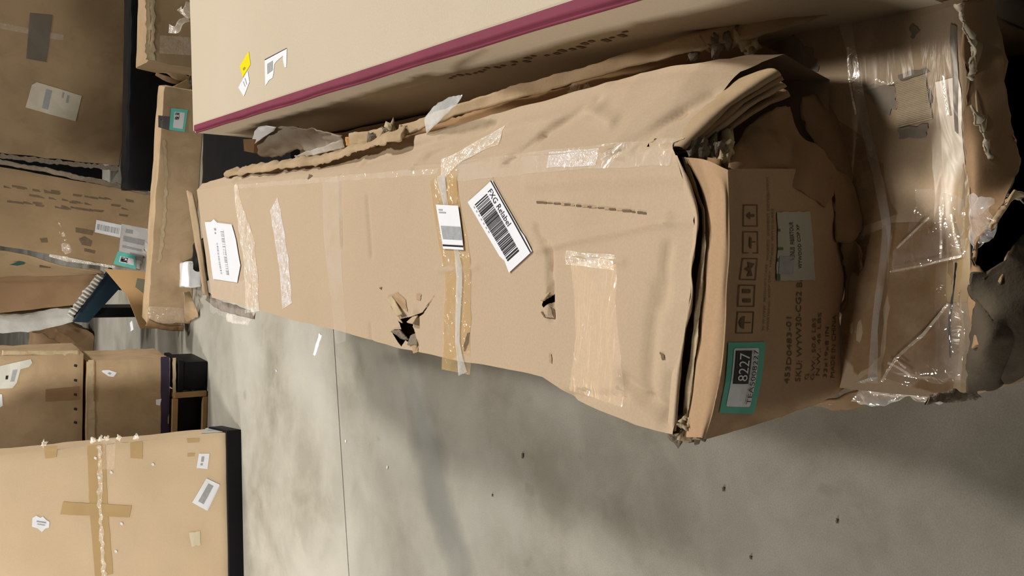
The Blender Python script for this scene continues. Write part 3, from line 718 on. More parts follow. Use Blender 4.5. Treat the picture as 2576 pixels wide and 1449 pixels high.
wr4 = [[P(2425, 495, .50), P(2460, 500, .47), P(2488, 498, .45)], [P(2430, 540, .50), P(2450, 545, .47), P(2484, 530, .45)], [P(2436, 580, .50), P(2470, 575, .47), P(2505, 575, .45)], [P(2440, 640, .50), P(2470, 620, .48), P(2500, 600, .46)]]
link('cling_film', patch(wr4, 24, 24, .003, 30, .004, 0, 83, wr=.006), film('film_torn', .22, (.75, .76, .8, 1), .25, .1, 1, 30, patchy=.8), LB)
BTINT = film('brown_tint', .42, (.40, .24, .11, 1), .05, .2, .8, 25, patchy=.5)  # translucent brown layer, makes the left part of the top darker
marks('brown_tint_patch', LB, [(jagpoly([(2125, 640), (2170, 600), (2228, 570), (2232, 700), (2215, 900), (2160, 945), (2128, 900), (2110, 740)], 4), 0)], lambda x, y: lo(x, y), UP, lbv, [BTINT])
ltape('brown_tint_strip', [(2330, 560), (2325, 700), (2320, 850), (2300, 975)], .10, BTINT, off=.0008, rag=.004)
ltape('brown_tint_strip', [(2060, 330), (2130, 400), (2180, 480), (2200, 560)], .07, BTINT, off=.0008, rag=.006)
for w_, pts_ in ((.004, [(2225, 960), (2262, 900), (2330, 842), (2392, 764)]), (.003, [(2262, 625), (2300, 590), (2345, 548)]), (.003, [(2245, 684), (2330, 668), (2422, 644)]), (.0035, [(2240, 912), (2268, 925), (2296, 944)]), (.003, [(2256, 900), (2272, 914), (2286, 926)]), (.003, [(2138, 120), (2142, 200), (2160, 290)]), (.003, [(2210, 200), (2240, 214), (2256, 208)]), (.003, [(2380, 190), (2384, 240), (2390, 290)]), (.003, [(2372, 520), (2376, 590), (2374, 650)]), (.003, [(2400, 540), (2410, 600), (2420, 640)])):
    ltape('film_crease_glint', pts_, w_, GLINT, off=.006, rag=.0004)  # film edges and creases, with specular highlights painted in as pale strips
link('liner_strip', patch([[P(2452, 95, .515), P(2458, 220, .508), P(2462, 330, .50)], [P(2476, 110, .512), P(2484, 220, .505), P(2480, 330, .495)]], 6, 20, .002, 20, .002, .002, 97), CARDD, LB, label='light strip of torn liner')
# frayed patch where the outer paper is gone and the corrugation shows
bmc = bmesh.new(); Q = [lo(2256, 212), lo(2332, 190), lo(2348, 300), lo(2262, 322)]; nn = 150; G = []
for j in range(nn + 1):
    rw = []
    for i in range(13):
        u, v = i / 12, j / nn; p = (Q[0] * (1 - u) + Q[1] * u) * (1 - v) + (Q[3] * (1 - u) + Q[2] * u) * v
        hit = lbv.ray_cast(p + UP * .05, -UP, .1)[0] or p
        rw.append(bmc.verts.new(hit + UP * (.002 + .0013 * math.sin(v * 2 * math.pi * 26) + nz(p, 40, 85) * .001)))
    G.append(rw)
for a, b in zip(G, G[1:]):
    for i in range(12): bmc.faces.new((a[i], a[i + 1], b[i + 1], b[i]))
link('exposed_corrugation', bmc, flat('bare_corrugation', (.60, .50, .36), .9, 0, .2, 60), LB, label='bare ribbed corrugation where paper tore off')
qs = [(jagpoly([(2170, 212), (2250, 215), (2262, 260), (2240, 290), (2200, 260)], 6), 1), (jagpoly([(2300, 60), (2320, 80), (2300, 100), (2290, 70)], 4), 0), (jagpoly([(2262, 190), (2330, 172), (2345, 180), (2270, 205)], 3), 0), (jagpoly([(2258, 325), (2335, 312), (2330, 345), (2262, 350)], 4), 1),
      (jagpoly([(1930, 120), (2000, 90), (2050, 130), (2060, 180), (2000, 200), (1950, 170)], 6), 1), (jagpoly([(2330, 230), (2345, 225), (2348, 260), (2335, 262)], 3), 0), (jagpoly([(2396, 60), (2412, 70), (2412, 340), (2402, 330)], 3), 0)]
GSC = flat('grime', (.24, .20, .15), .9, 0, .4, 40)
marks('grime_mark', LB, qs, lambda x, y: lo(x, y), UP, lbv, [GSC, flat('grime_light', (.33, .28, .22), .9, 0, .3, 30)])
marks('seam_slit', LB, [(jagpoly([(1924, 134), (2000, 88), (2002, 92), (1928, 138)], .5), 0), (jagpoly([(2405, 660), (2400, 720), (2388, 800), (2392, 900), (2396, 900), (2394, 800), (2404, 720), (2409, 660)], 1), 0)], lambda x, y: lo(x, y), UP, lbv, [INK, INK])
# front of the lower box: hanging torn liner, black openings
rowsf = [[P(2420, 0, .53), P(2424, 250, .52), P(2440, 480, .50), P(2446, 700, .50)], [P(2450, 0, .53), P(2455, 250, .51), P(2462, 420, .49), P(2450, 620, .49)], [P(2500, -10, .52), P(2530, 250, .49), P(2560, 420, .47), P(2490, 560, .46)]]
link('torn_front_liner', patch(rowsf, 40, 24, .004, 10, .006, .003, 86, wr=.004), CARDB, LB, label='brown liner hanging from the torn front')
edge = [(2410, 10), (2425, 60), (2445, 110), (2440, 200), (2445, 270), (2470, 320), (2480, 370), (2500, 430), (2520, 480), (2576, 500)]
PALE = flat('pale_fibre', (.42, .36, .27), .95, 0, .35, 60, .1)
for seg_ in (edge[:4], edge[4:]):
    rw = [[P(x - 2, y, .486) for x, y in seg_], [P(x + 3, y + 2, .484) for x, y in seg_], [P(x + 6, y + 3, .486) for x, y in seg_]]
    link('torn_edge', patch(rw, 90, 6, .002, 60, .006, .002, 88, wr=.004), PALE, LB, label='pale ragged edge of the torn liner')
side_l = [[lo(2140, 985, .36), lo(2050, 1010, .37), lo(1950, 1012, .375)], [lo(2280, 1005, .30), lo(2080, 1028, .33), lo(1990, 1016, .36)]]
link('torn_side_flap', patch(side_l, 30, 8, .005, 20, .006, .003, 87), CARDB, LB, label='dark torn flap at the lower left edge')

# torn outer carton hanging down in front, nearest the camera
TB = thing('torn_carton_flap', 'dark torn grey-brown carton flap hanging in front of the taped box, near the frame edge', 'carton', tuple(P(2500, 800, .47).xy) + (0,))
r = [[P(2450, 690, .475), P(2520, 660, .46), P(2600, 560, .45)], [P(2440, 800, .48), P(2500, 820, .45), P(2600, 760, .43)], [P(2435, 900, .49), P(2490, 900, .46), P(2600, 880, .44)], [P(2436, 985, .50), P(2520, 975, .47), P(2600, 925, .45)]]
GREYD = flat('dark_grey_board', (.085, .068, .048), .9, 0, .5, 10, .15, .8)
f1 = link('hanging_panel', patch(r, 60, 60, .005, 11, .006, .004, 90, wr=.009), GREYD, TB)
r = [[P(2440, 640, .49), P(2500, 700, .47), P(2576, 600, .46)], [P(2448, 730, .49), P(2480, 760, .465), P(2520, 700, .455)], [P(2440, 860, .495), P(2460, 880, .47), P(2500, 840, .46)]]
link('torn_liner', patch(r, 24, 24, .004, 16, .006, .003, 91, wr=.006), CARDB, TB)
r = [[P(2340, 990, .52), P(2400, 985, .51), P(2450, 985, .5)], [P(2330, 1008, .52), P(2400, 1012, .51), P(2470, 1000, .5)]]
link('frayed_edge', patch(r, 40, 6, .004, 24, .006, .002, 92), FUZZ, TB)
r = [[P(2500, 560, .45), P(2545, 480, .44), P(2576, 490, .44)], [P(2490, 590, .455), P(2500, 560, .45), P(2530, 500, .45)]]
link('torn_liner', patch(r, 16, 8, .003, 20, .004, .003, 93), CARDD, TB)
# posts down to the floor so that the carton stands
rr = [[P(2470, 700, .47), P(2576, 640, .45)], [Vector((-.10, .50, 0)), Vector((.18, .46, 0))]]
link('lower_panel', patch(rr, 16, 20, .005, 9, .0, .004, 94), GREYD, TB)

# dark carton in the top right corner beside it
x0 = Px(2500, 60, .42)
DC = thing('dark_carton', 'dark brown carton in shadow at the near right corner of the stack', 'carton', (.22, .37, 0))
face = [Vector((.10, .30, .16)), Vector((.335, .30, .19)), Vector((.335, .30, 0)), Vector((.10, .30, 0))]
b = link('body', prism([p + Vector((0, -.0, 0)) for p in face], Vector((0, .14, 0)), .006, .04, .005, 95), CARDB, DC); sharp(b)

t, b_, v_ = box_thing('corner_shade_block', 'black block added for the shade in the top right corner beside the taped box', 'carton', [Vector((.385, .10, .27)), Vector((.95, .08, .30)), Vector((.95, .08, 0)), Vector((.385, .10, 0))], Vector((0, .45, 0)), BLACK, bev=.02, step=.05, amp=.008, seed=96)  # black block added to make this shaded corner dark

# ------------------------------------------------------------------ the long pale box with a maroon stripe
ZR = .70
RB = thing('striped_cardboard_box', 'long clean pale tan box with a maroon stripe along its edge, on the right', 'box', (.75, 1.8, 0))
def red_disp(p):
    q = p.copy(); q.z += (nz(p, 3, 101) * .002 + nz(p, 11, 102) * .0007) * (1 if p.z > .02 else 0); q.x += nz(p, 4, 103) * .003; return q
rs = lambda y, dy=0: [Vector((.346, y, ZR)), Vector((1.25, y + dy, ZR)), Vector((1.25, y + dy, 0)), Vector((.356, y, 0))]
bm = loft([rs(.58), rs(3.12, .18)], [40, 14, 10, 24], .03, red_disp, caps=(True, True))
bmesh.ops.bevel(bm, geom=[e for e in bm.edges if len(e.link_faces) == 2 and e.calc_face_angle(0) > 1], offset=.006, segments=2, affect='EDGES')
rb = link('body', bm, CARDL, RB); sharp(rb, 50); rbv = bvh_of(rb)
st = [Vector((.362, .17, ZR)), Vector((.362, 3.10, ZR))]
LEFT = Vector((-1, 0, 0))
sm = bmesh.new(); ring = []
for k in range(127):
    y = .59 + k * .0199; c_ = Vector((.375, y, ZR - .030)); rr_ = []
    for q in range(13):
        t_ = q / 12; tgt = Vector((.370, y, ZR)).lerp(Vector((.346, y, ZR)), t_ * 2) if t_ <= .5 else Vector((.346, y, ZR)).lerp(Vector((.346, y, ZR - .011)), t_ * 2 - 1)
        dr = (tgt - c_).normalized(); hit = rbv.ray_cast(c_, dr, .2)[0]
        rr_.append(sm.verts.new((hit if hit is not None else tgt) + dr * .0026))
    ring.append(rr_)
for a_, b_ in zip(ring, ring[1:]):
    for q in range(12): sm.faces.new((a_[q], a_[q + 1], b_[q + 1], b_[q]))
link('maroon_stripe', sm, MAROON, RB)
rl = lambda x, y: Pz(x, y, ZR)
decal('yellow_sticker', RB, [rl(626, 129), rl(631, 162), rl(611, 195), rl(604, 166)], UP, rbv, [('poly', [(.55, .6), (.75, .5), (.7, .75), (.5, .8)], 1)], [YEL, flat('sticker_mark', (.35, .3, .02), .6)], off=.001)
decal('white_sticker', RB, [rl(624, 178), rl(629, 206), rl(614, 243), rl(600, 220)], UP, rbv, [('rect', .2, .3, .8, .36, 1), ('rect', .2, .5, .7, .55, 1)], [WHITE, GREYINK], off=.0012)
decal('torn_label', RB, [rl(667, 150), rl(722, 121), rl(721, 170), rl(669, 217)], UP, rbv, [('rect', .12, .22, .38, .62, 2), ('rect', 0, 0, 1, .03, 1)], [WHITE, INK, GREYINK], outline=[(0, 0), (1, 0), (1, .98), (.92, .92), (.84, .5), (.84, .28), (.55, .34), (.44, .42), (.42, .7), (.36, .92), (.2, .9), (0, 1)], off=.001, label='white label with its middle torn away')
sd = [(jagpoly([(1075, 232), (1200, 195), (1205, 205), (1080, 240)], 4), 0), (jagpoly([(1215, 182), (1330, 152), (1332, 160), (1220, 190)], 3), 0)]
sb = bmesh.new()
for k in range(26):
    y = 1.55 - k * .022; z0 = .575 + R.uniform(-.01, .01); h = R.uniform(.006, .018)
    add_poly(sb, [Vector((.35, y, z0)), Vector((.35, y - R.uniform(.008, .016), z0)), Vector((.35, y - .012, z0 - h)), Vector((.35, y, z0 - h))], 0)
conform(sb, rbv, LEFT, .0012)
link('side_print', sb, [FPRINT], RB, False)

# crumpled cardboard scraps jammed at the far end between the two boxes
SC = thing('crumpled_board_scrap', 'crumpled grey-tan board scrap with a white corner, wedged under the maroon striped box', 'scrap', tuple(Pz(760, 370, .5).xy) + (.37,))
Q = lambda x, y, z: Pz(x, y, z)
r = [[Q(640, 355, .56), Q(690, 322, .60), Q(780, 325, .62), Q(850, 345, .63)], [Q(645, 385, .54), Q(700, 352, .60), Q(780, 350, .58), Q(860, 365, .62)], [Q(680, 400, .52), Q(730, 385, .56), Q(790, 380, .58), Q(870, 380, .60)]]
link('sheet', patch(r, 30, 26, .006, 12, .006, .003, 111, wr=.012), GREYC, SC)
r = [[Q(636, 350, .585), Q(652, 318, .62), Q(695, 320, .625)], [Q(640, 362, .58), Q(665, 345, .60), Q(690, 328, .61)]]
link('white_corner', patch(r, 10, 8, .002, 12, .002, .002, 112), FOAM, SC, label='white paper corner')
r = [[Q(740, 392, .60), Q(800, 372, .63), Q(860, 350, .65)], [Q(745, 400, .58), Q(805, 385, .62), Q(866, 370, .63)]]
link('grey_strip', patch(r, 20, 6, .003, 14, .003, .002, 113), STRAP, SC)
r = [[Q(870, 345, .66), Q(895, 348, .67), Q(912, 356, .66)], [Q(872, 366, .64), Q(895, 368, .66), Q(915, 362, .66)]]
link('orange_scrap', patch(r, 10, 8, .003, 18, .003, .002, 114), card('orange_board', (.55, .30, .11), .3), SC)
link('brown_flap', prism([Q(612, 350, .60), Q(640, 350, .60), Q(638, 385, .55), Q(614, 380, .55)], Vector((0, .02, -.05)), 0, 0), INNER, SC, False)

# scraps of torn tape and board along the gap
def ribbon(name, label, cat, pts, w, mat, thick=.001, seed=0, n=24, group=None, amp=.002):
    P3 = pts; d = [(P3[min(i + 1, len(P3) - 1)] - P3[max(i - 1, 0)]).normalized() for i in range(len(P3))]
    view = Vector((0, -.5, .8))
    ws = w if isinstance(w, (list, tuple)) else [w] * len(P3)
    s = [q.cross(view).normalized() for q in d]
    rows = [[p + q * ww / 2 for p, q, ww in zip(P3, s, ws)], [p - q * ww / 2 for p, q, ww in zip(P3, s, ws)]]
    base = Vector(P3[0]); base.z = min(p.z for p in P3)
    return single(name, patch(rows, n, 4, amp, 20, .002, thick, seed), mat, base, label, cat, group)
def rib_part(name, parent, pts, ws, mat, thick=.001, seed=0, n=24, amp=.002, label=None, view=Vector((0, -.5, .8))):
    d = [(pts[min(i + 1, len(pts) - 1)] - pts[max(i - 1, 0)]).normalized() for i in range(len(pts))]
    s = [q.cross(view).normalized() for q in d]
    rows = [[p + q * w / 2 for p, q, w in zip(pts, s, ws)], [p - q * w / 2 for p, q, w in zip(pts, s, ws)]]
    return link(name, patch(rows, n, 4, amp, 20, .002, thick, seed), mat, parent, label=label)
rib_part('torn_tape', MB, [Q(1078, 335, .64), Q(1072, 315, .68), Q(1100, 285, .70), Q(1130, 262, .71), Q(1165, 240, .72)], [.02, .03, .035, .025, .002], STRAP, .0008, 121, label='pointed tape end sticking up')
rib_part('torn_board_edge', MB, [Q(880, 352, .67), Q(1000, 330, .67), Q(1140, 280, .64), Q(1300, 232, .60), Q(1480, 180, .56), Q(1640, 135, .53), Q(1800, 92, .50), Q(1960, 50, .47), Q(2080, 10, .44)], [.03, .025, .022, .026, .022, .026, .03, .03, .03], CARDD, .004, 122, 120, .004, label='long torn flap edge against the striped box')
link('side_flap', patch([[Q(880, 372, .66), Q(1150, 292, .60), Q(1400, 226, .54), Q(1650, 152, .47), Q(1900, 100, .42)], [Q(880, 380, .66), Q(1150, 315, .60), Q(1400, 258, .54), Q(1680, 190, .47), Q(1960, 130, .39)]], 90, 10, .004, 14, .006, .003, 123, wr=.006), card('cardboard_orange', (.36, .22, .11), .3), MB)
for k, (x, y) in enumerate(((1270, 268), (1285, 275), (1300, 268), (1180, 300), (1150, 310), (1115, 318), (1440, 225), (1460, 235), (1475, 225), (1085, 325))):
    link('tape_bit', crumple_blob(Q(x, y, .60 - (x - 1100) * .0002), .010, 130 + k, (1, 1, .4), 2, .9), CRINK, MB)
for k, (x, y, z) in enumerate(((985, 325, .68), (970, 335, .68), (1010, 335, .67), (940, 350, .68), (1770, 110, .5), (1800, 118, .5), (1860, 98, .48), (1745, 130, .5), (1890, 112, .47), (1830, 105, .49))):
    link('torn_fibre', crumple_blob(Q(x, y, z), .013, 140 + k, (1.2, .9, .7), 2, .9), FUZZ if k % 2 else CORE, MB)
# dangling tape at the far left corner of the long box
rib_part('dangling_tape', MB, [Q(640, 778, .70), Q(620, 795, .66), Q(595, 800, .63), Q(570, 800, .60)], [.03, .05, .04, .03], CRINK, .001, 151, amp=.004)
rib_part('torn_edge', MB, [Q(520, 745, .70), Q(545, 765, .68), Q(590, 780, .68), Q(640, 795, .69)], [.03, .03, .03, .02], FUZZ, .003, 152, amp=.005)

# ------------------------------------------------------------------ big box standing at the left front
YB = 4.62
a, b2 = Pz(605, 1085, 0), Pz(612, 1449, 0)
d = (b2 - a).normalized(); nB = Vector((d.y, -d.x, 0));
if nB.y > 0: nB = -nB
a0 = a; XL = 1.9
def onB(x, y): return Pp(x, y, a0, nB)
zb = .075
tl = [a0 + Vector((0, 0, zb)), a0 + d * XL + Vector((0, 0, zb)), a0 + d * XL + Vector((0, 0, 1.55)), a0 + Vector((0, 0, 1.55))]
BB = thing('large_cardboard_box', 'large upright tan box with a brown tape cross, on a black base', 'box', tuple((a0 + d * XL / 2).xy) + (0,))
back = -nB * .34
bb = link('body', prism(tl, back, .005, .05, .003, 201), CARDY, BB); sharp(bb, 45); bbv = bvh_of(bb)
base = [a0 + nB * .0, a0 + d * XL + nB * .0, a0 + d * XL + Vector((0, 0, zb + .01)), a0 + Vector((0, 0, zb + .01))]
base = [p + nB * .012 + (d * -.012) for p in base]
link('black_base', prism(base, -nB * .36, .006, 0, 0, 202), BLACK, BB, label='black plastic base')
def bt(name, pts, w, mat, **k): return strip(name, BB, [onB(*p) for p in pts], w, nB, bbv, mat, **k)
bt('tape_strip', [(242, 1118), (245, 1200), (250, 1300), (262, 1449)], .085, TAPET, off=.0012, rag=.001, label='brown tape running across the face')
bt('tape_strip', [(155, 1278), (240, 1282), (328, 1287)], .062, TAPET, off=.002, rag=.001, label='short brown tape crossing the long one')
bt('tape_strip', [(275, 1105), (272, 1180)], .06, CLEAR, off=.003)
bt('clear_tape', [(250, 1120), (252, 1280), (262, 1449)], .02, CRINK, off=.003, rag=.006)
for q in ([(110, 1122), (145, 1120), (142, 1150), (114, 1154)], [(327, 1112), (358, 1110), (358, 1154), (328, 1152)], [(470, 1103), (502, 1102), (500, 1112), (472, 1114)], [(472, 1140), (490, 1140), (488, 1148), (472, 1149)]):
    decal('tape_tab', BB, [onB(*p) for p in q], nB, bbv, [], [TAPET], off=.0014)
decal('small_label', BB, [onB(500, 1141), onB(527, 1141), onB(522, 1180), onB(494, 1177)], nB, bbv, [('rect', .3, .2, .55, .55, 1), ('rect', .3, .65, .5, .8, 1)], [WHITE, GREYINK], off=.0016, label='small white label near the corner')
decal('barcode_label', BB, [onB(519, 1203), onB(553, 1219), onB(519, 1284), onB(483, 1264)], nB, bbv, [('rect', .28, .14, .66, .86, 1)], [WHITE, GREYINK], off=.003, label='white label with a grey barcode')
decal('barcode_label', BB, [onB(525, 1208), onB(553, 1222), onB(522, 1285), onB(494, 1270)], nB, bbv, [], [WHITE], off=.0014, label='white label tucked underneath another')
decal('round_label', BB, [onB(82, 1296), onB(126, 1302), onB(122, 1338), onB(80, 1330)], nB, bbv, [('rect', .25, .35, .8, .45, 1), ('rect', .3, .55, .75, .62, 1)], [WHITE, GREYINK], outline=[(.0, .2), (.2, .0), (.45, .1), (.6, .0), (.8, .2), (1, .3), (1, .7), (.8, .8), (.6, 1.1), (.35, .9), (0, .85)], off=.0016)
decal('pale_label', BB, [onB(475, 1340), onB(503, 1336), onB(505, 1370), onB(481, 1375)], nB, bbv, [], [flat('cream_paper', (.68, .60, .44), .7)], off=.0016, outline=jagpoly([(0, 0), (1, 0), (1, 1), (0, 1)], .05, 4))
for (x, y) in ((239, 1152), (279, 1188), (248, 1201), (384, 1168), (305, 1317), (291, 1387)):
    decal('paper_fleck', BB, [onB(x - 4, y - 4), onB(x + 4, y - 3), onB(x + 4, y + 4), onB(x - 3, y + 4)], nB, bbv, [], [FOAM], off=.004, outline=[(.2, 0), (.9, .1), (1, .8), (.5, 1), (0, .6)])
sidel = [Pp(*p, a0 - d * .0, -d) for p in ((505, 1092), (560, 1088), (575, 1074), (518, 1078))]
decal('side_label', BB, sidel, -d, None, [('rect', .2, .4, .8, .6, 1)], [flat('dim_label', (.5, .52, .5), .6), GREYINK], off=.003)
for k, (x, y) in enumerate(((112, 1120), (235, 1110), (255, 1108), (300, 1104), (345, 1102), (270, 1106))):
    link('tape_end', crumple_blob(onB(x, y) - nB * .02 - d * .004, .014, 210 + k, (1.0, .8, .8), 2, .9), CRINK, BB)


# ------------------------------------------------------------------ stack behind it: crate, black tray, two boxes
YS = 5.36
def fy(pts, Y): return [Py(x, y, Y) for x, y in pts]
def rectbox(xl, xr, z0, z1, Y): return [Vector((xl, Y, z1)), Vector((xr, Y, z1)), Vector((xr, Y, z0)), Vector((xl, Y, z0))]
CRt = thing('wooden_crate_frame', 'open pale wooden frame on the floor under the stacked boxes', 'frame', (-1.40, 5.4, 0))
def bar(p, q, w, h, mat, parent, name, label=None):
    dd = (q - p); L = dd.length; dd.normalize(); u = dd.orthogonal().normalized()
    if abs(dd.z) < .9: v = UP; u = dd.cross(v).normalized()
    else: u = Vector((1, 0, 0)); v = Vector((0, 1, 0))
    bm = bmesh.new(); vs = []
    for t in (p, q):
        for a_, b_ in ((-1, -1), (1, -1), (1, 1), (-1, 1)): vs.append(bm.verts.new(t + u * a_ * w / 2 + v * b_ * h / 2))
    for f in ((0, 1, 2, 3), (7, 6, 5, 4), (0, 4, 5, 1), (1, 5, 6, 2), (2, 6, 7, 3), (3, 7, 4, 0)): bm.faces.new([vs[i] for i in f])
    bmesh.ops.recalc_face_normals(bm, faces=bm.faces); bmesh.ops.bevel(bm, geom=bm.edges[:], offset=.003, segments=1, affect='EDGES')
    return link(name, bm, mat, parent, False, label)
bar(Vector((-1.055, 5.36, .008)), Vector((-1.055, 5.36, .205)), .035, .035, WOOD, CRt, 'upright')
bar(Vector((-1.075, 5.36, .20)), Vector((-1.75, 5.36, .20)), .035, .035, WOOD, CRt, 'rail')
bar(Vector((-1.075, 5.36, .017)), Vector((-1.75, 5.36, .017)), .035, .03, WOOD, CRt, 'rail')
bar(Vector((-1.74, 5.36, .034)), Vector((-1.74, 5.36, .185)), .035, .035, WOOD, CRt, 'upright')
bar(Vector((-1.055, 5.39, .20)), Vector((-1.055, 5.72, .20)), .03, .03, WOOD, CRt, 'side_rail')
bar(Vector((-1.055, 5.39, .016)), Vector((-1.055, 5.72, .016)), .03, .03, WOOD, CRt, 'side_rail')
bkp = link('dark_panel', prism(rectbox(-1.72, -1.08, .03, .18, 5.42), Vector((0, .3, 0)), 0, 0), BLACK, CRt, False)
t, b, v = box_thing('black_tray', 'black plastic tray on the floor beside the wooden frame', 'tray', rectbox(-1.03, -.845, 0, .18, 5.36), Vector((0, .36, 0)), BLACK, bev=.02, step=0)
link('rim', prism(rectbox(-1.035, -.835, .15, .185, 5.35), Vector((0, .38, 0)), .006, 0), BLACK, t)
t, b, v = box_thing('cardboard_box', 'worn box with a navy band and small white label, on the black tray', 'box', rectbox(-1.95, -.815, .23, .70, 5.36), Vector((0, .45, 0)), CARDD, bev=.008, step=.06, amp=.006, seed=220)
strip('navy_band', t, [Py(415, y, 5.36) for y in (897, 940, 1000, 1060, 1120)], .05, FR, v, PURP, off=.002, rag=.001)
strip('edge_band', t, [Py(438, y, 5.36) for y in (900, 950, 1010, 1060, 1110)], .02, FR, v, CORE, off=.002)
strip('edge_band', t, [Py(230, y, 5.36) for y in (905, 950, 1010, 1060, 1120)], .035, FR, v, CORE, off=.003)
strip('edge_groove', t, [Py(238, y, 5.36) for y in (905, 950, 1010)], .008, FR, v, INNER, off=.004)
decal('small_label', t, fy([(252, 932), (272, 930), (294, 936), (286, 956)], 5.36), FR, v, [('rect', .3, .4, .6, .6, 1)], [WHITE, GREYINK], off=.002, outline=[(.0, .1), (.3, 0), (1, .1), (.95, 1), (.3, .9), (0, .6)])
decal('paper_fleck', t, fy([(392, 1005), (406, 1003), (402, 1020), (392, 1018)], 5.36), FR, v, [], [FOAM], off=.002)
t, b, v = box_thing('cardboard_box', 'drab box with a torn white label, topmost of the stack behind the large box', 'box', rectbox(-1.95, -.765, .715, 1.20, 5.37), Vector((0, .45, 0)), CARDD, bev=.008, step=.06, amp=.006, seed=230)
decal('torn_label', t, fy([(-4, 915), (84, 905), (54, 975), (-4, 978)], 5.37), FR, v, [('rect', .45, .3, .6, .75, 1), ('rect', .25, .5, .34, .65, 2)], [flat('old_label', (.62, .62, .56), .6), GREYINK, INK], outline=[(0, .1), (.6, 0), (.9, -.05), (1, .1), (.95, .25), (.7, .3), (.72, .8), (.6, 1), (0, 1)], off=.002)
decal('small_label', t, fy([(-6, 990), (5, 992), (7, 1020), (-6, 1028)], 5.37), FR, v, [], [WHITE], off=.002)
for yy in (920, 957, 993, 1029, 1063):
    decal('staple_hole', t, fy([(185, yy - 4), (194, yy - 4), (195, yy + 4), (186, yy + 4)], 5.37), FR, v, [], [INK], off=.002, outline=[(.2, 0), (1, .2), (.8, 1), (0, .7)])
decal('tape_patch', t, fy([(115, 980), (200, 972), (200, 1005), (115, 1010)], 5.37), FR, v, [], [TAPEB], off=.0015)
rib_part('edge_strip', t, [Py(x, 888, 5.37) for x in (5, 60, 120, 200)], [.03] * 4, CORE, .002, 232)  # lit edge of the box, put in as a paler strip

# ------------------------------------------------------------------ far boxes beyond the long boxes
# low box lying across, behind the stack
pf = [Vector((-.655, 5.80, .0)), Vector((.89, 5.577, .0)), Vector((.89, 5.577, .255)), Vector((-.655, 5.80, .28))]
pf = [pf[3], pf[2], pf[1], pf[0]]
t, b, v = box_thing('cardboard_box', 'long low tan box lying crosswise behind the two long boxes', 'box', pf, Vector((.03, .17, 0)), CARDD, bev=.014, step=.07, amp=.007, seed=240)
nT = Vector((-.145, -.99, 0)).normalized()
Tf = lambda x, y: Pp(x, y, pf[0], nT)
decal('inventory_sticker', t, [Tf(431, 272), Tf(473, 276), Tf(464, 332), Tf(425, 326)], nT, v, [('rect', .22, .15, .85, .88, 1), ('rect', .28, .18, .55, .5, 2)], [AQUA, WHITE, INK], off=.003, label='aqua bordered sticker')
decal('grey_tape', t, [Tf(398, 290), Tf(430, 294), Tf(426, 328), Tf(398, 320)], nT, v, [], [TAPEG], off=.002)
strip('lit_edge', t, [Tf(412, 350), Tf(418, 450), Tf(412, 560), Tf(400, 660)], .02, nT, v, CORE, off=.002, rag=.006)  # paler stripe paints the lit front edge into the colour
decal('end_tape', t, [Tf(375, 770), Tf(462, 775), Tf(464, 818), Tf(372, 812)], nT, v, [], [CLEAR], off=.002)
rib_part('end_flap', t, [Tf(370, 812), Tf(420, 826), Tf(462, 826)], [.05, .03, .04], CARDB, .004, 241, amp=.005, label='crumpled flap at the left end')
link('end_flap', patch([[Pz(462, 735, .12), Pz(475, 735, .06)], [Pz(465, 790, .05), Pz(500, 790, .01)], [Pz(460, 815, .02), Pz(492, 800, .01)]], 10, 12, .004, 9, .004, .004, 242), CARDD, t, label='curled flap resting on the floor')
# box with labels leaning behind it
lf = [Py(-60, 408, 6.3), Py(-60, 606, 6.3), Py(352, 680, 6.3), Py(400, 492, 6.3)]
t, b, v = box_thing('cardboard_box', 'tilted brown box with faded print and white labels, leaning behind the low crosswise box', 'box', lf, Vector((0, .45, 0)), CARDG, bev=.006, step=.07, amp=.005, seed=250)
L = lambda x, y: Py(x, y, 6.3)
decal('shipping_label', t, [L(242, 553), L(306, 566), L(302, 598), L(238, 584)], FR, v, bars(.06, .3, .92, .75, 1, 20, 7), [WHITE, GREYINK], off=.003, label='white barcode label')
decal('shipping_label', t, [L(306, 563), L(380, 577), L(362, 680), L(296, 662)], FR, v, [('rect', .1, .28, .85, .42, 1), ('rect', .15, .1, .4, .2, 1), ('rect', .1, .52, .8, .58, 1), ('rect', .4, .66, .9, .8, 1)], [flat('label_dim', (.6, .6, .6), .6), GREYINK], off=.002, label='long white label')
decal('inventory_sticker', t, [L(296, 632), L(340, 642), L(342, 678), L(285, 664)], FR, v, [('rect', .2, .3, .9, .75, 1), ('rect', .25, .33, .6, .7, 2)], [AQUA, WHITE, INK], off=.004, label='aqua bordered sticker')
pr = []
for k in range(46):
    r_ = random.Random(k); x = r_.uniform(5, 330); y = 470 + x * .12 + r_.choice((-6, 12, 30)) + r_.uniform(-3, 3)
    pr.append(([(x, y), (x + r_.uniform(6, 26), y + 3), (x + 20, y + 8), (x, y + 5)], 0))
for q in ([(190, 572), (235, 580), (232, 592), (190, 584)], [(198, 600), (212, 594), (232, 606), (228, 620), (206, 616)], [(212, 624), (240, 630), (238, 638), (212, 632)], [(100, 600), (118, 598), (120, 610), (104, 610)]): marks('printed_symbol', t, [(q, 0)], L, FR, v, [flat('symbol_print', (.17, .125, .08), .8, 0, .3, 30)])
marks('faded_print', t, pr, L, FR, v, [flat('brown_print', (.17, .125, .08), .8, 0, .3, 30)])
rib_part('torn_tape', t, [L(148, 560), L(160, 600), L(178, 645)], [.01, .04, .10], CRINK, .001, 251, view=FR)
rib_part('edge_strip', t, [L(125, 640), L(170, 652), L(230, 662), L(290, 672)], [.03, .03, .02, .02], CRINK, .001, 252, view=FR)
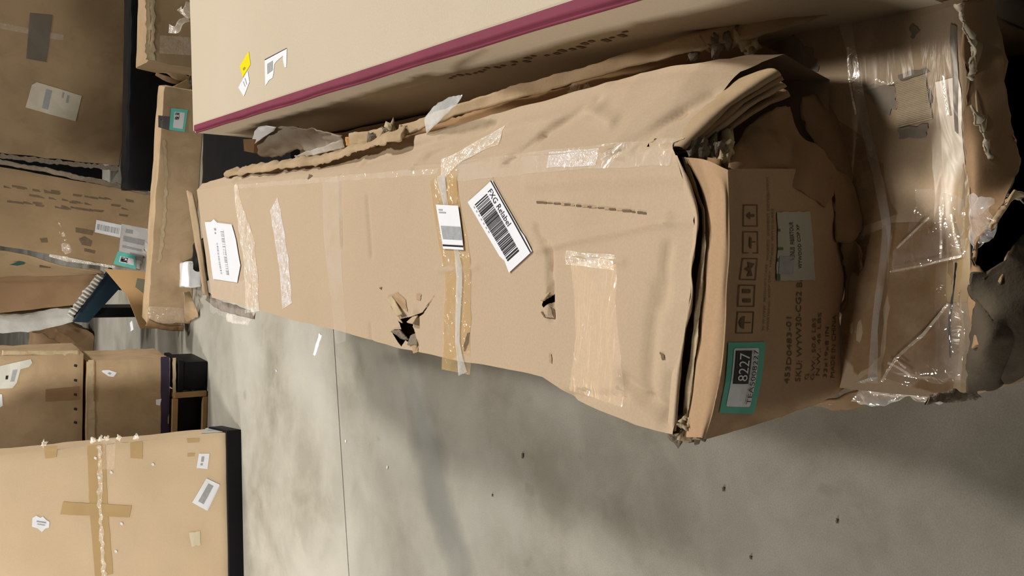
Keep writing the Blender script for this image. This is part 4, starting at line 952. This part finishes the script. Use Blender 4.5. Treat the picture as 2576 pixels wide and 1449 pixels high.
link('torn_upper_edge', patch([[L(-40, 396) + FR * .03, L(100, 420) + FR * .03, L(250, 452) + FR * .03, L(398, 488) + FR * .03], [L(-40, 404), L(100, 430), L(250, 462), L(398, 496)]], 60, 4, .006, 9, .008, .006, 253), FUZZ, t, label='ragged torn edge')
# tan sheet standing between them
st_ = [Py(262, 676, 6.12), Py(405, 684, 6.12), Py(405, 828, 6.05), Py(352, 828, 6.05), Py(318, 745, 6.08)]
st_ = [p for p in st_]
zmn = min(p.z for p in st_)
t, b, v = box_thing('cardboard_sheet', 'tan cardboard sheet with a cut corner, standing upright behind the low crosswise box', 'sheet', [Py(262, 676, 6.05), Py(320, 745, 6.05), Py(352, 826, 6.05), Py(470, 828, 6.05), Py(470, 690, 6.05)], Vector((0, .012, 0)), card('cardboard_fresh', (.55, .36, .18), .2), bev=.002, step=0)
decal('tape_patch', t, [Py(345, 700, 6.05), Py(378, 706, 6.05), Py(366, 742, 6.05), Py(340, 722, 6.05)], FR, v, [], [flat('grey_green_tape', (.20, .21, .15), .5)], off=.002)
# box with a printed flap to the left, further back
uf = [Py(-50, 692, 6.9), Py(-50, 790, 6.9), Py(20, 786, 6.9), Py(188, 766, 6.9), Py(240, 742, 6.9), Py(262, 684, 6.9)]
t, b, v = box_thing('cardboard_box', 'dark brown box with a pale printed flap, left of the tilted box', 'box', uf, Vector((0, .5, 0)), CARDB, bev=.005, step=.08, amp=.004, seed=260)
fl = link('printed_flap', patch([[Py(-50, 622, 6.6), Py(60, 640, 6.6), Py(160, 668, 6.6), Py(255, 682, 6.6)], [Py(-50, 698, 6.85), Py(60, 696, 6.85), Py(160, 694, 6.85), Py(262, 688, 6.85)]], 30, 8, .004, 7, .003, .005, 261), CARDG, t)
decal('printed_mark', t, [Py(24, 655, 6.7), Py(60, 655, 6.7), Py(62, 668, 6.7), Py(22, 668, 6.7)], FR, None, [], [flat('teal_print', (.04, .09, .08), .7)], off=.03, outline=[(0, .8), (.3, .5), (.6, .1), (1, 0), (1, .7), (.5, 1)])
decal('printed_mark', t, [Py(98, 664, 6.7), Py(126, 668, 6.7), Py(126, 674, 6.7), Py(98, 672, 6.7)], FR, None, [], [PRINT], off=.03)
# film-wrapped bundle and ribbed strip
t, b, v = box_thing('wrapped_bundle', 'bundle in cloudy white film standing on the floor at the left edge', 'bundle', [Py(-60, 793, 7.0), Py(185, 774, 7.0), Py(188, 812, 7.0), Py(120, 822, 7.0), Py(70, 838, 7.0), Py(-60, 842, 7.0)][::-1], Vector((0, .4, 0)), WRAPW, bev=.02, step=.04, amp=.014, seed=270)
link('support', prism([Py(180, 775, 7.05), Py(184, 800, 7.05), Vector((Py(184, 800, 7.05).x, 7.05, 0)), Vector((Py(180, 775, 7.05).x, 7.05, 0))], Vector((0, .3, 0)), 0, 0), BLACK, t, False)
rb_ = thing('ribbed_film_strip', 'pale ribbed film strip along the dark blue beam', 'strip', tuple(Py(220, 760, 6.85)))
rb_.location.z = .25
A_, B_ = Py(182, 800, 6.78), Py(262, 695, 6.78); rw0, rw1 = [], []
for k in range(61):
    p = A_.lerp(B_, k / 60); w = .045 + .015 * nz((k * .2, 0, 0), 1, 5); o_ = FR * (.015 * math.sin(k * 1.35))
    rw0.append(p + o_); rw1.append(p + Vector((w * -.7, 0, -w)) * -1 * .9 + o_)
link('film', patch([rw0, rw1], 60, 3, .003, 12, .004, .003, 271, lin=True), WRAPW, rb_)
nb = [Py(258, 690, 6.88), Py(298, 688, 6.88), Py(305, 728, 6.88), Py(222, 812, 6.88), Py(184, 810, 6.88)]
bm_ = thing('dark_blue_beam', 'dark navy beam leaning diagonally behind the tan sheet', 'beam', (nb[2].x, 6.9, 0))
lowp = Vector((nb[2].x, 6.88, 0))
link('shaft', prism([Py(184, 810, 6.88), Py(222, 812, 6.88), Py(320, 705, 6.88), Py(278, 672, 6.88)], Vector((0, .06, 0)), .004, 0), NAVY, bm_, False)
link('foot', prism([Py(300, 730, 6.88), Py(322, 705, 6.88), Vector((Py(322, 705, 6.88).x + .05, 6.88, 0)), Vector((Py(300, 730, 6.88).x - .02, 6.88, 0))], Vector((0, .06, 0)), .004, 0), NAVY, bm_, False)
t, b, v = box_thing('cardboard_box', 'dark torn brown box far back on the floor at the left edge', 'box', [Vector((-2.4, 9.6, .0)), Vector((-1.18, 9.6, .0)), Vector((-1.02, 9.6, .30)), Vector((-1.0, 9.6, .55)), Vector((-2.4, 9.6, .55))], Vector((0, .5, 0)), CARDB, bev=.02, step=.08, amp=.03, seed=280)
rb2 = rib_part('torn_scrap', t, [Py(85, 825, 9.4), Py(120, 830, 9.4), Py(150, 850, 9.4), Py(185, 868, 9.4)], [.12, .16, .14, .1], INNER, .004, 281, amp=.02)
# dim box in the upper left, standing on the floor further back
g0, g1 = Pz(300, 418, 0), Pz(372, -10, 0); dg = (g1 - g0).normalized(); ng = Vector((dg.y, -dg.x, 0))
if ng.y > 0: ng = -ng
sl = (Pp(0, 385, g0, ng) - g0)
df = [g0, g0 + dg * 2.6, g0 + dg * 2.6 + UP * 1.6 + dg * .0, g0 + sl * 1.5]
t, b, v = box_thing('cardboard_box', 'big dim brown box with a grey tape patch, standing at the upper left', 'box', [p + UP * .002 for p in df], -ng * .6, CARDG, bev=.01, step=.1, amp=.008, seed=290)
D_ = lambda x, y: Pp(x, y, g0, ng)
decal('shipping_label', t, [D_(80, 202), D_(206, 238), D_(190, 304), D_(64, 270)], ng, v, [('rect', .3, .15, .42, .85, 1), ('rect', .62, .1, .66, .3, 1), ('rect', .72, .15, .77, .42, 1)], [flat('label_buff', (.62, .57, .46), .6), GREYINK], outline=[(.1, 0), (1, .03), (1, 1), (0, 1), (.02, .15)], off=.004, label='large white label')
decal('grey_tape', t, [D_(75, 32), D_(132, 38), D_(116, 156), D_(66, 146)], ng, v, [], [flat('tape_dim', (.15, .125, .10), .5)], off=.004, label='dark grey tape patch')
strip('clear_tape', t, [D_(-20, 60), D_(60, 75), D_(160, 95)], .05, ng, v, FAINT, off=.003)
strip('torn_edge', t, [D_(0, 392), D_(120, 405), D_(300, 424)], .05, ng, v, FUZZ, off=.004, rag=.01)
# box behind the striped box
t, b, v = box_thing('cardboard_box', 'dim taped box with a pale edge, behind the maroon striped box', 'box', [Vector((.925, 5.0, .0)), Vector((2.0, 4.95, .0)), Vector((2.0, 4.95, .47)), Vector((.925, 5.0, .47))], Vector((0, .33, 0)), CARDG, bev=.01, step=.06, amp=.008, seed=300)
strip('pale_edge', t, [Vector((.93, 5.0, .462)), Vector((1.2, 5.0, .465)), Vector((1.6, 4.98, .465)), Vector((1.95, 4.96, .465))], .045, FR, v, CORE, off=.003, rag=.008)  # paler strip along the top edge
decal('clear_tape', t, [Py(400, 90, 5.0), Py(478, 95, 5.0), Py(478, 140, 5.0), Py(400, 135, 5.0)], FR, v, [], [CLEAR], off=.003)
rib_part('plastic_scrap', t, [Py(425, 72, 4.95), Py(445, 74, 4.93), Py(455, 55, 4.93), Py(475, 48, 4.95)], [.05, .04, .03, .03], CRINK, .001, 301, amp=.004, view=FR)
rib_part('torn_tape', t, [Py(452, 20, 4.95), Py(468, 35, 4.93), Py(478, 5, 4.95)], [.04, .06, .04], CRINK, .001, 302, amp=.006, view=FR)
t, b, v = box_thing('back_shade_block', 'tall black block added far back to darken the gap, behind the dim brown box and tilted box', 'stack', rectbox(-.1, 1.3, 0, 1.7, 9.3), Vector((0, .6, 0)), BLACK, bev=.03, step=.12, amp=.012, seed=322)  # added to cover the bright far floor with black
t, b, v = box_thing('floor_shade_block', 'black block added for the shade in the gap before the dim brown box', 'bundle', rectbox(.24, 1.9, 0, .38, 5.99), Vector((0, .25, 0)), BLACK, bev=.03, step=.08, amp=.012, seed=321)  # added black block, stands in for shade on the floor
# torn board scraps lying on the low box
t = thing('torn_board_scrap', 'curled strips of torn board leaning against the added black block behind the low crosswise box', 'scrap', tuple(Py(430, 190, 5.93)))
rib_part('strip', t, [Py(395, 178, 5.93), Py(420, 176, 5.90), Py(445, 190, 5.90), Py(475, 200, 5.93)], [.03, .05, .06, .04], CARDD, .003, 311, view=FR)
rib_part('strip', t, [Py(392, 186, 5.93), Py(425, 200, 5.91), Py(470, 208, 5.93)], [.02, .04, .04], CARDB, .003, 312, view=FR)
rib_part('strip', t, [Py(412, 240, 5.93), Py(440, 226, 5.90), Py(478, 210, 5.90)], [.03, .05, .07], CARDG, .003, 313, view=FR)
# added black block standing in for the shade in the gap
t, b, v = box_thing('gap_shade_block', 'black block added for the shade in the gap behind the striped box', 'box', rectbox(.13, .95, 0, .10, 3.75), Vector((0, 1.5, 0)), BLACK, bev=.02, step=.08, amp=.01, seed=320)
# white foam chunk at the far end of the long box
w0 = Pz(490, 690, .06)
single('foam_block', prism([Pz(484, 722, .0) , Pz(508, 722, .0), Pz(508, 722, .0) + Vector((.0, 0, .09)), Pz(484, 722, .0) + Vector((0, 0, .09))][::-1], Vector((.16, .02, 0)), .01, .03, .012, 330), FOAM, (w0.x, w0.y, 0), 'white crumpled foam piece on the floor between the crosswise box and the long box', 'foam')
single('black_bag', crumple_blob(Pz(512, 650, .06), .10, 331, (1.2, 1.0, .55), 4, .35), BLACK, tuple(Pz(512, 650, 0).xy) + (0,), 'black crumpled plastic bag on the floor behind the far end of the long box', 'bag')

# ------------------------------------------------------------------ litter on the floor
def zf(x, y, z=.004): return Pz(x, y, z)
ribbon('plastic_strip', 'thin white plastic strip on the floor beside the long battered box', 'plastic strip', [zf(806, 842), zf(800, 862), zf(790, 894)], [.02, .018, .012], FOAM, .002, 401, 12)
ribbon('plastic_scrap', 'small white plastic shred on the far floor by the low crosswise box', 'plastic scrap', [zf(330, 808), zf(333, 822), zf(334, 830)], [.05, .05, .07], FOAM, .003, 402, 10)
for k, (x, y, s, lb) in enumerate(((1314, 1146, .009, 'largest dark chip on the floor, between oily smear and long box'), (1820, 1230, .006, 'tiny dark chip on the open floor near the middle right'), (2105, 1310, .005, 'tiny dark chip on the floor toward the lower right'), (1238, 1245, .005, 'small dark fleck on the floor beside the oily smear'), (1888, 1402, .005, 'tiny dark chip on the floor at the lower frame edge'))):
    p = zf(x, y, .003)
    single('floor_chip', crumple_blob(p, s, 410 + k, (1, .5, .25), 2, .5), MARK, (p.x, p.y, 0), lb, 'chip', 'dark chips on the floor')
for k, (x, y, lb) in enumerate(((695, 932, 'white speck on the floor between the stacked boxes and the joint'), (974, 1175, 'white speck on the floor just right of the joint'), (870, 1110, 'white speck on the floor beside the joint'))):
    p = zf(x, y, .002)
    single('floor_speck', crumple_blob(p, .008, 420 + k, (1, 1, .3), 1, .4), FOAM, (p.x, p.y, 0), lb, 'speck', 'white specks on the floor')
